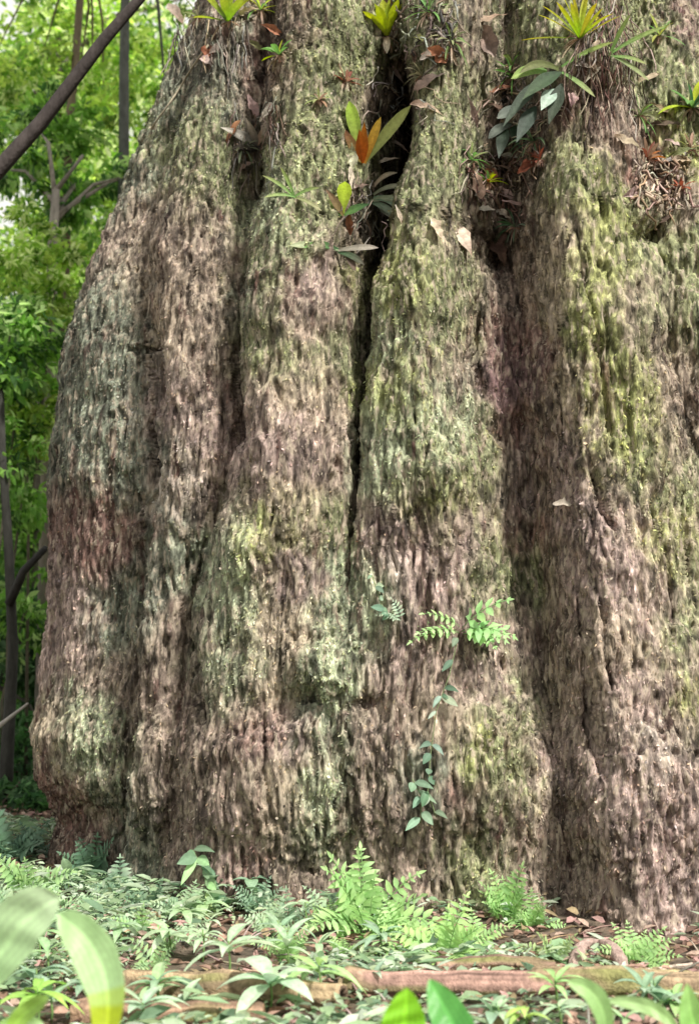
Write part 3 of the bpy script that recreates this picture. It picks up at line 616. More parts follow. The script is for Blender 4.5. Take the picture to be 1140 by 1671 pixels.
for args in [
    ('long curled tan leaf arching over the ridge right of the top of the cleft', 772, 36, 80, 24, 62, STRAW, BROWNL), ('grey pink folded leaf just under the curled tan leaf', 788, 70, 60, 30, -30, (.28, .22, .2), BROWNL),
    ('pale peach leaf standing upright above the pink leaf pile', 771, 296, 46, 28, 165, (.62, .44, .33), (.55, .38, .3)), ('largest pale cream leaf lying on the moss below the pile', 748, 384, 58, 32, 150, (.62, .52, .42), (.58, .44, .36)),
    ('small cream leaf left of the largest cream leaf', 708, 372, 36, 18, 150, (.60, .50, .38), STRAW), ('pinkish oval leaf lying flat in the shade of the dark ferns', 826, 146, 50, 24, 95, PINKD, (.36, .24, .22)),
    ('narrow pale leaf hanging below the pinkish oval leaf', 808, 168, 44, 16, 170, (.5, .42, .34), BROWNL), ('brown leaf wedged right of the cleft beside the orange bromeliad', 696, 178, 52, 18, 105, (.34, .24, .19), STRAW),
    ('lilac pink leaf at the middle of the pile', 820, 322, 56, 22, 120, (.46, .33, .33), PINKD), ('thin pink leaf at the right of the pile', 848, 332, 50, 14, 105, (.44, .3, .29), BROWNL), ('white edged leaf at the bottom of the pile', 784, 342, 30, 18, 85, (.5, .5, .42), (.45, .4, .34)),
    ('small pale leaf under the white edged one', 816, 350, 26, 14, 120, (.5, .46, .4), STRAW), ('dark brown leaf sagging below the pile', 812, 395, 56, 34, 160, (.13, .07, .07), BROWNL), ('twisted mauve leaf above the pile', 822, 255, 52, 18, 140, (.42, .3, .3), (.3, .2, .2)),
    ('red brown leaf on the moss right of the pile', 868, 272, 44, 22, 60, (.3, .1, .06), REDB), ('short beige leaf caught on the root tangle', 967, 88, 34, 14, 20, (.6, .5, .4), STRAW), ('white dry leaf on the root tangle', 952, 108, 36, 14, 100, (.62, .58, .52), STRAW),
    ('beige leaf tip at the top left fold beside the first bromeliad', 290, 22, 42, 18, 140, (.5, .42, .36), BROWNL), ('tan hooked leaf on the upper right moss', 1040, 132, 46, 16, 60, (.4, .35, .2), STRAW),
    ('olive brown leaf under the upper right groove', 1078, 180, 40, 16, 120, (.3, .25, .14), BROWNL), ('whitish twig like leaf over the dark hollow', 622, 262, 40, 9, 70, (.5, .48, .42), STRAW), ('pale curled leaf at the mouth of the cleft', 570, 275, 34, 14, 10, (.6, .58, .42), (.5, .5, .36)),
    ('thin grey leaf crossing the hollow', 640, 232, 44, 8, 120, (.4, .36, .32), BROWNL), ('pale splinter leaf beside the lower hollow', 655, 348, 30, 8, 160, (.45, .4, .34), STRAW),
    ('light grey leaf flat on the knob at right centre', 922, 820, 30, 20, 80, (.48, .42, .36), (.5, .45, .36))]:
    dead_leaf(*args)

# more litter lodged in the grooves
_r = random.Random(5); _seen = {}
TOPM = [('curled tan leaf', 772, 36), ('pinkish oval leaf', 826, 146), ('pale peach leaf', 771, 296), ('largest pale cream leaf', 748, 384), ('root tangle at upper right', 985, 110), ('curled brown root clump', 1072, 330), ('big dark hollow', 640, 180),
        ('orange throated bromeliad', 590, 220), ('lower slot of the cleft', 600, 370), ('left hollow', 405, 270), ('dark broad leaved fern', 880, 180), ('first bromeliad', 372, 38), ('flat leaf shelf', 540, 408)]
for i in range(46):
    cxx, cyy, sx_, sy_ = _r.choice([(820, 250, 50, 110), (820, 250, 50, 110), (690, 80, 40, 60), (970, 130, 60, 70), (1080, 300, 40, 90), (400, 210, 40, 70), (600, 320, 35, 60), (350, 60, 60, 40)])
    px, py = cxx+_r.gauss(0, 1)*sx_*.7, cyy+_r.gauss(0, 1)*sy_*.6
    px, py = min(max(px, 300), 1130), max(py, 8)
    tone, c = _r.choice([('dark brown', (.12, .08, .06)), ('brown', (.26, .17, .13)), ('rust coloured', (.32, .14, .08)), ('tan', (.42, .33, .25)), ('grey', (.34, .31, .28)), ('pinkish', (.44, .31, .29)), ('olive', (.2, .21, .09)), ('pale', (.56, .49, .40))])
    m = sorted(TOPM, key=lambda q: (q[1]-px)**2+(q[2]-py)**2); done = False
    for nm, x, y in m:
        side = ('left of' if px < x else 'right of') if abs(px-x) > abs(py-y) else ('above' if py < y else 'below'); far = 'close ' if math.hypot(px-x, py-y) < 50 else ''
        lab = f'{tone} dry leaf lodged {far}{side} the {nm}'
        if lab not in _seen: _seen[lab] = 1; break
    dead_leaf(lab, px, py, _r.uniform(22, 52), _r.uniform(8, 20), _r.uniform(0, 360), c, vary(c, .3, _r), _r.uniform(.1, .7))
# root tangles and hanging fibres
def tangle(label, px, py, w_, h_, n, cols, seed, name='root_tangle', cat='roots', hang=1.0, rad=.006, group=None):
    rr = random.Random(seed); p0, _ = tpt(px, py, .02); t = thing(name, label, cat, p0, group)
    for g in range(4):
        mb = MB()
        for k in range(n//4):
            x = px+rr.uniform(-w_, w_); y = py+rr.uniform(-h_, h_*.2)
            pts = []; dx = rr.uniform(-.5, .5)
            st = h_*rr.uniform(.12, .3)
            for s in range(7):
                q, nn = tpt(x, y, rr.uniform(.01, .05)); pts.append(q)
                x += (dx+rr.uniform(-.9, .9)*(1-hang*.5))*st*.6; y += st*(hang+rr.uniform(-.5, .4))
            # keep strands from jumping across folds
            ok = all((pts[i+1]-pts[i]).length < .3 for i in range(6))
            if ok: mb = MB(); tube(mb, pts, [rad*rr.uniform(.6, 1.3)]*6+[rad*.4], vary(rr.choice(cols), .3, rr), 5, .15, k); mb.build('root', M_ROOT, t)
    return t
tangle('mass of reddish brown hanging roots beneath the yellow and orange bromeliad', 985, 95, 38, 105, 90, [(.14, .11, .09), (.09, .06, .05), (.30, .26, .22), (.12, .07, .06)], 3, hang=.8, rad=.0045)
tangle('curled brown root clump in the upper right groove', 1072, 315, 45, 60, 60, [(.34, .26, .2), (.24, .17, .13), (.42, .36, .28)], 4, hang=.35, rad=.008)
tangle('wiry dark roots draped in the top of the cleft', 690, 60, 55, 70, 60, [(.1, .08, .07), (.2, .17, .14), (.3, .28, .24)], 5, hang=.5, rad=.007)
tangle('grey threads crossing the big dark hollow beside the orange bromeliad', 655, 190, 45, 90, 44, [(.3, .27, .23), (.14, .12, .1), (.44, .4, .36)], 12, hang=.3, rad=.004)
tangle('short dark rootlets hanging in the lower slot of the cleft', 600, 350, 35, 70, 40, [(.3, .27, .23), (.12, .1, .08)], 13, hang=.6, rad=.004)
tangle('dark tangle of stalks behind the dark broad leaves', 850, 180, 50, 80, 70, [(.08, .07, .06), (.16, .12, .1), (.3, .25, .2)], 14, hang=.4, rad=.006)
tangle('fine grey roots around the left hollow', 420, 220, 40, 60, 40, [(.2, .18, .15), (.12, .09, .07)], 6, rad=.005)
tangle('brown rootlets in the leaf pile between the upper right folds', 810, 300, 55, 80, 60, [(.2, .12, .1), (.34, .27, .22), (.09, .06, .05)], 7, hang=.4, rad=.006)
tangle('dark roots drooping under the first bromeliad', 345, 70, 60, 60, 50, [(.12, .11, .09), (.22, .2, .17), (.34, .3, .24)], 8, rad=.006)
# a slanting thin vine at top left
mb = MB(); pts = []
for i in range(9):
    q, _ = tpt(345-i*11.5, 78+i*17, .04); pts.append(q)
tube(mb, pts, .009, (.34, .3, .22), 6, .1, 1); tag(mb.build('aerial_root', M_ROOT), 'single straight pale aerial root slanting down the top left fold', 'root')

# ---- feathery ferns / spike mosses at the foot and on the trunk
def frond(mb, p, d, L, lw, npair, droop, c0, c1, rr, pin=.4, g=(0, 0, -1)):
    q = Vector(p); dd = Vector(d).normalized(); g = Vector(g); pts = [q.copy()]; dirs = [dd.copy()]
    for i in range(npair):
        q = q + dd*(L/npair); dd = (dd+g*droop/npair).normalized(); pts.append(q.copy()); dirs.append(dd.copy())
    tube(mb, pts, [L*.008]*len(pts), [c*.8 for c in c0], 4)
    for i in range(1, len(pts)):
        t = i/npair; prof = math.sin(math.pi*min(1, .18+.82*t))**.7 if t < .999 else .3
        side = dirs[i].cross(Vector((0, -.6, .8)));
        if side.length < .1: side = Vector((1, 0, 0))
        side.normalize(); up = side.cross(dirs[i]).normalized()
        for s in (-1, 1):
            dl = (side*s+dirs[i]*pin+up*rr.uniform(-.25, .25)).normalized()
            leaf(mb, pts[i], dl, up, L*lw*prof*rr.uniform(.8, 1.15), L*lw*prof*.40, rr.uniform(.1, .7), .12, 'lance', vary(c0, .12, rr), vary(c1, .12, rr), 1.1, 3)
    leaf(mb, pts[-1], dirs[-1], Vector((0, -1, .3)), L*.14, L*.05, .2, .1, 'lance', c1, c1, 1.1, 3)
def feathery(label, px, py, rpx, n, c0, c1, seed, name='spike_moss', cat='fern', group='feathery ferns at the foot of the trunk', p=None, nrm=None, spread=60, lw=.28, npair=9, up=(0, -.25, 1), arc=360, droop=1.0):
    rr = random.Random(seed); p = p or gpt(px, py); sc = (p.y-CAM[1])/F; L = rpx*sc; t = thing(name, label, cat, p, group)
    a, b, c = basis(Vector(up))
    for k in range(n):
        an = 2.399*k; el = R(rr.uniform(8, spread)); d = (a*math.cos(an)+b*math.sin(an))*math.sin(el)+c*math.cos(el)
        mb = MB(); frond(mb, p+(a*math.cos(an)+b*math.sin(an))*L*.06, d, L*rr.uniform(.65, 1.1), lw, npair, droop*rr.uniform(.4, 1.3), c0, c1, rr)
        mb.build('frond', M_FERN, t)
    return t
LG = (.27, .46, .17); LG2 = (.42, .60, .28); BLG = (.20, .33, .21); BLG2 = (.34, .46, .34); DG = (.08, .16, .09); DG2 = (.16, .26, .18)
feathery('tallest bright green feathery fern at the foot below the middle fold', 598, 1522, 125, 20, LG, LG2, 1)
feathery('bright spiky feathery fern directly above the pink log', 725, 1562, 90, 20, LG, (.44, .64, .24), 2, spread=75)
feathery('pale green pointed fern against the bark right of the bright spiky one', 825, 1502, 82, 15, LG, LG2, 3)
feathery('low green feathery fern at the right of the pointed fern', 870, 1512, 50, 12, LG, LG2, 4, spread=75)
feathery('lone small fern at the foot of the right buttress', 1036, 1572, 68, 14, LG, LG2, 5)
feathery('bluish fern between the tallest fern and the spiky fern', 682, 1478, 62, 12, BLG, BLG2, 6)
feathery('bluish grey fern on the bark at left of the tallest fern', 420, 1492, 58, 12, BLG, BLG2, 7)
feathery('light fern cut by the left edge above the long drooping leaf', 50, 1470, 78, 12, (.2, .34, .14), LG2, 8, lw=.34, spread=75)
feathery('dim blue green fern in the shade of the left bulge', 150, 1440, 80, 12, DG, DG2, 9, lw=.34)
feathery('second dim fern right of the shaded left fern', 195, 1470, 62, 10, (.11, .2, .12), BLG2, 10, lw=.34)
feathery('grey green fern in front of the left groove', 245, 1490, 60, 10, DG, (.2, .3, .2), 11)
feathery('sparse fern right of the front star leaved herb', 470, 1560, 60, 10, (.22, .36, .16), LG2, 12, spread=80)
feathery('yellowish low fern between the two front logs', 560, 1560, 42, 10, LG, LG2, 13, spread=80)
feathery('small fern curling beside the pale arched root', 905, 1570, 60, 9, (.26, .38, .16), (.4, .52, .25), 14, spread=80)
feathery('dark green fern at far left under the trunk bulge', 10, 1380, 90, 12, DG, DG2, 15, lw=.34, p=gpt(12, 1405))
feathery('bluish fern at far left behind the light fern', 75, 1400, 60, 9, (.06, .12, .08), (.14, .24, .18), 16, p=gpt(60, 1395))
for i, (px, py, r_, n_, lab) in enumerate([(540, 1510, 55, 10, 'low bright fern tuft just left of the tallest fern'), (650, 1530, 60, 11, 'bright fern tuft just right of the tallest fern'), (775, 1545, 55, 10, 'bright fern tuft between the spiky and the pointed ferns'), (360, 1480, 70, 11, 'light fern at the foot left of the climbing sprig'),
      (300, 1500, 60, 10, 'pale fern at the bark left of the leafy sprig'), (120, 1490, 65, 10, 'pale fern behind the drooping leaf with the yellow base'), (20, 1500, 60, 10, 'light green fern at the left edge under the shrub'), (440, 1530, 55, 10, 'mint fern in the middle of the left floor')]):
    feathery(lab, px, py, r_, n_, LG if i < 3 else (.30, .44, .26), LG2 if i < 3 else (.44, .56, .38), 60+i, spread=80, lw=.3)
def tfern(label, px, py, rpx, n, c0, c1, seed, up, spread=40, lw=.3, np_=7, **k):
    p, _ = tpt(px, py, .02)
    return feathery(label, px, py, rpx, n, c0, c1, seed, 'spike_moss', 'fern', 'seedling ferns on the bark', p, spread=spread, lw=lw, npair=np_, up=up, **k)
tfern('bright green fern seedling sprouting to the right on the bark', 752, 1030, 84, 5, (.28, .52, .20), (.42, .66, .30), 21, (1, -.35, .35), 32, lw=.40, np_=5)
tfern('bright arched fern seedling left of the brighter pair', 745, 1028, 104, 4, (.30, .50, .20), (.44, .64, .30), 22, (-1, -.4, .45), 22, lw=.26, droop=1.1, np_=6)
tfern('pale bluish fern tip at the left end of the seedling pair', 652, 1012, 36, 4, BLG2, (.48, .58, .44), 23, (-.5, -.4, .8), 35)
# creeping vines with small blue green leaves
def vine(label, path, n, lp, cols, seed, name='creeping_vine'):
    rr = random.Random(seed); pts = [tpt(x, y, .03)[0] for x, y in path]; t = thing(name, label, 'vine', pts[0], 'small vines creeping on the bark')
    P = []; 
    for i in range(len(pts)-1):
        for s in range(5): P.append(pts[i].lerp(pts[i+1], s/5))
    P.append(pts[-1]); mb = MB(); tube(mb, P, .004, (.16, .2, .1), 5); mb.build('stem', M_ROOT, t)
    for k in range(n):
        q = P[min(len(P)-1, max(0, int((k/n)**.75*(len(P)-1)+rr.uniform(-2, 2))))]; sc = (q.y-CAM[1])/F; d = Vector((rr.choice((-1, 1))*rr.uniform(.3, 1), -.5, rr.uniform(-1, .3))); mb = MB()
        leaf(mb, q, d, (0, -1, .4), lp*sc*rr.uniform(.4, 1.4), lp*sc*.5*rr.uniform(.5, 1.1), rr.uniform(.2, 1.5), .15, 'ovate', vary(rr.choice(cols), .2, rr), None, 1.2, 5); mb.build('leaf', M_FERN, t)
vine('thin vine with small blue green leaves hanging down below the seedlings', [(742, 1040), (730, 1100), (712, 1160), (704, 1230), (700, 1290), (712, 1330)], 16, 25, [(.16, .24, .17), (.12, .2, .13), (.26, .34, .27)], 1)
vine('short vine of pale leaves beside the hanging vine', [(672, 1270), (690, 1300), (686, 1340)], 6, 30, [BLG2, BLG], 2)
vine('dark leafy sprig climbing the bark above the left herbs', [(352, 1500), (345, 1460), (335, 1420), (322, 1385)], 18, 42, [(.2, .34, .2), LG2, BLG], 3)
vine('grey leaved sprig lining the groove left of the seedlings', [(610, 940), (625, 985), (640, 1010)], 8, 24, [BLG, DG2, BLG2], 4)

# ---- herbs with whorled narrow leaves on the forest floor
def herb(label, px, py, rpx, n, w_, c0, c1, seed, h=60, group='low broad leaved herbs on the forest floor', droop=1.1, shape='lance', depth=None, name='forest_herb', el0=50, el1=95):
    rr = random.Random(seed); top = gpt(px, py) if depth is None else at(px, py, depth)
    sc = (top.y-CAM[1])/F; g = Vector((top.x, top.y, float(gz(top.x, top.y))))
    if depth is None: top = g + Vector((0, 0, h*sc))
    t = thing(name, label, 'herb', g, group); mb = MB(); tube(mb, [g-Vector((0, 0, .03)), g.lerp(top, .5)+Vector((.01, 0, 0)), top], [.008, .006, .004], (.16, .26, .09), 6); mb.build('stem', M_LEAF, t)
    for k in range(n):
        an = 2.399*k+rr.uniform(-.3, .3); el = R(rr.uniform(el0, el1)); d = Vector((math.cos(an)*math.sin(el), math.sin(an)*math.sin(el), math.cos(el)))
        mb = MB(); leaf(mb, top-Vector((0, 0, rr.uniform(0, .3)*(top.z-g.z))), d, (0, 0, 1), rpx*sc*rr.uniform(.7, 1.1), w_*sc*rr.uniform(.8, 1.15), droop*rr.uniform(.6, 1.3), .3, shape, vary(c0, .12, rr), vary(c1, .12, rr), 1.2, 7); mb.build('leaf', M_LEAF, t)
PB = (.34, .48, .30); PB2 = (.46, .58, .40)
for a in [('star shaped pale herb in front of the left groove', 275, 1560, 62, 8, 20, PB, PB2, 1, 40), ('grey green herb with spreading pointed leaves at lower left', 195, 1550, 55, 8, 16, (.26, .38, .22), PB, 2, 40),
          ('large pale herb arching over the left log', 372, 1610, 95, 9, 20, PB, PB2, 3, 70), ('very pale wide leaved herb in front of the left log', 440, 1655, 100, 8, 38, (.36, .52, .34), (.54, .66, .5), 4, 55),
          ('light green herb left of the orange log end', 520, 1640, 85, 8, 22, (.32, .52, .2), (.42, .6, .28), 5, 60), ('mint green herb between the logs at left', 330, 1570, 60, 8, 14, (.34, .46, .26), PB2, 6, 50),
          ('dull herb beneath the left light fern', 60, 1540, 70, 8, 18, (.26, .4, .2), PB, 7, 40), ('fresh green herb in the bottom left corner', 60, 1690, 90, 8, 20, (.26, .46, .1), (.36, .55, .14), 8, 70),
          ('blue grey herb right of the yellow based leaf', 232, 1690, 75, 7, 24, (.3, .44, .3), PB2, 9, 50), ('pale herb behind the right strap leaves', 905, 1650, 60, 8, 14, LG, LG2, 10, 50),
          ('low yellow green herb at the bottom right of centre', 855, 1690, 55, 8, 16, (.34, .5, .12), (.42, .58, .2), 11, 40), ('tiny pale herb near the bottom right edge', 1100, 1660, 50, 7, 14, LG, LG2, 12, 30),
          ('mint herb at the foot of the bark left of centre', 300, 1515, 48, 8, 16, (.28, .44, .2), PB2, 13, 30), ('small grey herb beside the hollow log end', 160, 1590, 45, 7, 12, (.28, .38, .24), PB, 14, 30)]:
    herb(*a)

rr_ = random.Random(77); spots = []; _used = {}
MARKS = [('bright spiky fern', 725, 1540), ('tallest fern', 598, 1500), ('pointed fern', 825, 1480), ('orange log end', 565, 1620), ('hollow log end', 205, 1625), ('yellow based drooping leaf', 150, 1580), ('long pale leaf at the left edge', 40, 1540),
         ('climbing sprig', 335, 1450), ('left groove of the trunk', 245, 1430), ('vivid green upright leaf', 665, 1650), ('strap leaves', 970, 1650), ('bottom right corner', 1120, 1650), ('pale arched root', 975, 1560), ('star shaped pale herb', 275, 1545),
         ('large pale herb', 372, 1590), ('very pale wide leaved herb', 440, 1635), ('pink propped stick', 515, 1520), ('left log middle', 330, 1640), ('tan log', 900, 1600), ('trunk bulge at far left', 100, 1390)]
def where(what, px, py):
    m = sorted(MARKS, key=lambda q: (q[1]-px)**2+(q[2]-py)**2)
    for (nm, x, y) in m:
        side = ('left of' if px < x else 'right of') if abs(px-x) > abs(py-y)*1.5 else ('above' if py < y else 'below'); far = 'just ' if math.hypot(px-x, py-y) < 70 else ''
        lab = f'{what} {far}{side} the {nm}'
        if lab not in _used: _used[lab] = 1; return lab
    return lab
for i in range(34):
    px, py = rr_.uniform(10, 620) if i < 26 else rr_.uniform(640, 1120), rr_.uniform(1455, 1680)
    if i >= 26: py = rr_.uniform(1650, 1690)
    g = 'pale seedlings scattered on the forest floor'
    col = rr_.choice([(PB, PB2), ((.26, .42, .2), (.38, .52, .3)), ((.2, .32, .2), (.32, .44, .32))])
    spots.append((px, py)); herb(where('pale narrow leaved seedling', px, py), px, py, rr_.uniform(38, 70), rr_.choice((5, 6, 8)), rr_.uniform(10, 20), col[0], col[1], 200+i, rr_.uniform(15, 55), group=g, name='forest_seedling', el0=30)
for i in range(12):
    px, py = rr_.uniform(0, 540), rr_.uniform(1450, 1600)
    feathery(where('small feathery fern', px, py), px, py, rr_.uniform(38, 62), 8, rr_.choice([BLG, (.28, .42, .24), LG]), rr_.choice([BLG2, LG2, (.42, .54, .38)]), 300+i, group='small feathery ferns on the left floor', spread=75, lw=.32, npair=7)
# foreground leaves close to the camera
def fore(label, leaves, base, Y, group=None, name='broad_leaved_plant'):
    """leaves: path of photo pixels at depth Y (with a little depth spread), width px, colours"""
    bx, by = base; g0 = at(bx, by, Y); g = Vector((g0.x, Y, float(gz(g0.x, Y)))); t = thing(name, label, 'plant', g, group); sc = (Y-CAM[1])/F
    for path, W_, sh, c0, c1, dy in leaves:
        pts = [at(x, y, Y+dy*i/(len(path)-1)) for i, (x, y) in enumerate(path)]
        n = 30; P = []
        for i in range(n+1):
            u = i/n*(len(pts)-1); k = min(int(u), len(pts)-2); f = u-k
            p0 = pts[max(k-1, 0)]; p1 = pts[k]; p2 = pts[k+1]; p3 = pts[min(k+2, len(pts)-1)]
            P.append(.5*((2*p1)+(p2-p0)*f+(2*p0-5*p1+4*p2-p3)*f*f+(3*p1-p0-3*p2+p3)*f**3))
        sx = [a for a, b in SHAPES[sh]]; sy = [b for a, b in SHAPES[sh]]; V = []; C = []; Fc = []
        for i, q in enumerate(P):
            tt = i/n; ww = W_*sc*.5*float(np.interp(tt, sx, sy)); tg = (P[min(i+1, n)]-P[max(i-1, 0)]).normalized()
            view = Vector((.1, 1, -.25)); s = tg.cross(view).normalized(); nr = s.cross(tg).normalized()*-1
            if nr.y > 0: nr = -nr
            cc = [c0[k]*(1-tt)+c1[k]*tt for k in range(3)] if not callable(c0) else c0(tt)
            for kk, u in enumerate([q_/8-1 for q_ in range(17)]):
                V.append(q + s*ww*u + nr*(abs(u)**1.3*ww*.35) + nr*(.06*ww*math.sin(i*.8+u*3))); m = (1.32 if kk == 8 else (1.07 if kk % 2 else .88))*(1+.10*math.sin(i*2.7+kk*1.7)*math.sin(kk*.9)); V[-1] = V[-1] + nr*(.02*ww if kk % 2 else 0); C.append([x*m for x in cc])
            if i < n:
                for k in range(16): Fc.append([i*17+k, i*17+k+1, (i+1)*17+k+1, (i+1)*17+k])
        mb = MB(); mb.add(V, Fc, C); mb.build('leaf', M_NEAR, t)
        mb = MB(); a = P[0]; tube(mb, [g-Vector((0, 0, .05)), g.lerp(a, .4)+Vector((0, 0, .12*(a-g).length)), a, P[1]], [.009, .007, .005, .003], (.22, .36, .1), 6); mb.build('stem', M_LEAF, t)
def two(t): return (.36, .46, .03) if t < .26 else ((.40, .60, .30) if t > .34 else (.38, .54, .14))
fore('long pale green leaf rising out of the left edge and its yellow based neighbour', [
    ([(-70, 1640), (-10, 1570), (45, 1500), (98, 1465)], 92, 'strap', (.28, .50, .20), (.50, .64, .42), -.1),
    ([(172, 1700), (176, 1620), (150, 1545), (96, 1490)], 74, 'strap', two, None, .12)], (20, 1700), -7.6)
fore('vivid green upright leaf and darker partner at bottom centre', [
    ([(655, 1710), (660, 1665), (664, 1612)], 74, 'ovate', (.20, .50, .03), (.26, .58, .04), .0),
    ([(760, 1720), (735, 1665), (700, 1598)], 66, 'ovate', (.07, .28, .06), (.14, .40, .10), .15)], (700, 1760), -7.4)
fore('light strap leaves arching in from the bottom right of centre', [
    ([(985, 1710), (985, 1660), (965, 1620), (925, 1600)], 34, 'strap', (.26, .46, .16), (.36, .56, .24), .0),
    ([(1110, 1700), (1085, 1660), (1045, 1640), (990, 1632)], 24, 'strap', (.28, .46, .16), (.4, .58, .28), .1)], (1030, 1760), -7.2)
fore('green leaf cut by the bottom right corner', [([(1150, 1720), (1128, 1660), (1120, 1605)], 46, 'lance', (.2, .46, .1), (.34, .56, .2), 0)], (1150, 1760), -7.3)
fore('bright narrow blades in the bottom left corner', [
    ([(10, 1700), (35, 1660), (80, 1625)], 30, 'strap', (.28, .48, .06), (.34, .54, .14), 0), ([(-20, 1690), (20, 1670), (70, 1668)], 22, 'strap', (.22, .4, .1), (.3, .46, .2), .1)], (10, 1760), -7.3)

# ---------------------------------------------------------------- fallen logs, sticks, stones of the floor
def log(name, label, a, b, r0, r1, col, seed, cat='log', hollow=False, lift=0., endcol=(.5, .3, .2), sag=0, n=90):
    """a, b: ground pixels of the two ends"""
    rr = random.Random(seed); A, B = gpt(*a), gpt(*b); t = thing(name, label, cat, A); m = 28; V = []; C = []; Fc = []; ax = (B-A).normalized()
    up = Vector((0, 0, 1)); s = ax.cross(up).normalized(); u2 = s.cross(ax)
    for i in range(n+1):
        f = i/n; q = A.lerp(B, f); r = (r0*(1-f)+r1*f)*(1+.05*math.sin(f*9+seed)+.03*math.sin(f*23+seed*2)); q.z = float(gz(q.x, q.y))+r*(.62)+lift + sag*math.sin(f*math.pi)
        for k in range(m):
            an = 2*math.pi*k/m; L = (B-A).length*f
            rel = float(.10*vnoise(math.cos(an)*1.5, math.sin(an)*1.5, L*4.5, seed+6)+.14*(1-2*abs(vnoise(math.cos(an)*6, math.sin(an)*6, L*.8, seed+7)))+.16*vnoise(math.cos(an)*2.2+seed, math.sin(an)*2.2, L*2.2, seed)+.09*vnoise(math.cos(an)*7, math.sin(an)*7, L*2.0, seed+1)+.05*vnoise(math.cos(an)*16, math.sin(an)*16, L*5, seed+2))
            e = 1 if 0 < i < n else .93
            V.append(q+(s*math.cos(an)+u2*math.sin(an))*r*(1+rel)*e + ax*(.05*r*rr.uniform(-1, 1) if i in (0, n) else 0))
            g = float(vnoise(math.cos(an)*3, math.sin(an)*3, L*3, seed+9))+float(vnoise(math.cos(an)*9, math.sin(an)*9, L*1.5, seed+8)); mm = 1+.5*g; moss = max(0, min(1, float(vnoise(q.x*3, q.y*3, an, seed+4))*2-.4))
            C.append([col[0]*mm*(1-moss)+.2*moss, col[1]*mm*(1-moss)+.2*moss, col[2]*mm*(1-moss)+.08*moss])
        if i < n:
            for k in range(m): Fc.append([i*m+k, i*m+(k+1) % m, (i+1)*m+(k+1) % m, (i+1)*m+k])
    mb = MB(); mb.add(V, Fc, C); mb.build('bark', M_WOOD, t)
    for i, sg in ((0, -1), (n, 1)):
        ring = [Vector(V[i*m+k]) for k in range(m)]; c = sum(ring, Vector())/m; VV = []; CC = []; FF = []; rings = [(1, 0), (.82, .02), (.55, -.25 if hollow else .03), (.3, -.9 if hollow else .05), (.02, -1.2 if hollow else .04)]
        for j, (q, dd) in enumerate(rings):
            for k in range(m):
                VV.append(c+(ring[k]-c)*q*.99+ax*sg*dd*r0); e = endcol if j < 2 or not hollow else (.03, .02, .015); mm = rr.uniform(.7, 1.25); CC.append([x*mm for x in e])
            if j:
                for k in range(m): FF.append([(j-1)*m+k, (j-1)*m+(k+1) % m, j*m+(k+1) % m, j*m+k])
        mb = MB(); mb.add(VV, FF, CC); mb.build('cut_end', M_WOOD, t)
    return t
log('fallen_log', 'tan moss stained log running out of the lower right edge', (868, 1618), (1330, 1640), .072, .08, (.27, .20, .13), 13, endcol=(.3, .22, .15))
log('fallen_log', 'pinkish broken log with an orange end at bottom centre', (562, 1620), (905, 1622), .07, .062, (.27, .17, .14), 3, endcol=(.55, .30, .18))
log('fallen_log', 'thin dark mossy log behind the thick pink one', (712, 1588), (905, 1592), .05, .045, (.22, .15, .11), 4, endcol=(.3, .2, .15))
log('fallen_log', 'tan weathered log with black hollow end at lower left', (205, 1628), (560, 1650), .085, .07, (.32, .24, .15), 5, hollow=True, endcol=(.2, .14, .1))
log('fallen_log', 'rotten brown log lying nearest the camera at lower left', (120, 1672), (430, 1672), .07, .055, (.26, .17, .12), 6, endcol=(.25, .16, .1))
log('fallen_branch', 'pale pink stick propped against the foot of the tree near the middle', (480, 1545), (556, 1500), .022, .014, (.46, .33, .28), 7, 'branch', lift=.03)
log('fallen_branch', 'greenish branch lying behind the right part of the thick log', (905, 1598), (1180, 1600), .032, .03, (.38, .32, .18), 8, 'branch')
log('fallen_branch', 'thin grey twig crossing the litter right of the lone small fern', (1020, 1590), (1200, 1560), .014, .01, (.36, .3, .25), 9, 'branch')
log('fallen_branch', 'brown stick in the litter between the spiky fern and the tallest one', (600, 1566), (700, 1582), .018, .012, (.18, .12, .1), 10, 'branch')
# arched surface root
mb = MB(); A = [gpt(935, 1588), gpt(945, 1566), gpt(975, 1560), gpt(1005, 1572), gpt(1020, 1588)]; hh = [-.02, .055, .075, .05, -.03]
P = [Vector((a.x, a.y, a.z+h_)) for a, h_ in zip(A, hh)]; Q = []
for i in range(4):
    for k in range(5): Q.append(P[i].lerp(P[i+1], k/5) + Vector((0, 0, .02*math.sin(math.pi*k/5))))
Q.append(P[-1]); tube(mb, Q, [.03+.012*math.sin(i*.5) for i in range(len(Q))], (.34, .25, .22), 10, .15, 3)
tag(mb.build('arched_root', M_WOOD), 'pale arched root looping over the litter by the right buttress', 'root')

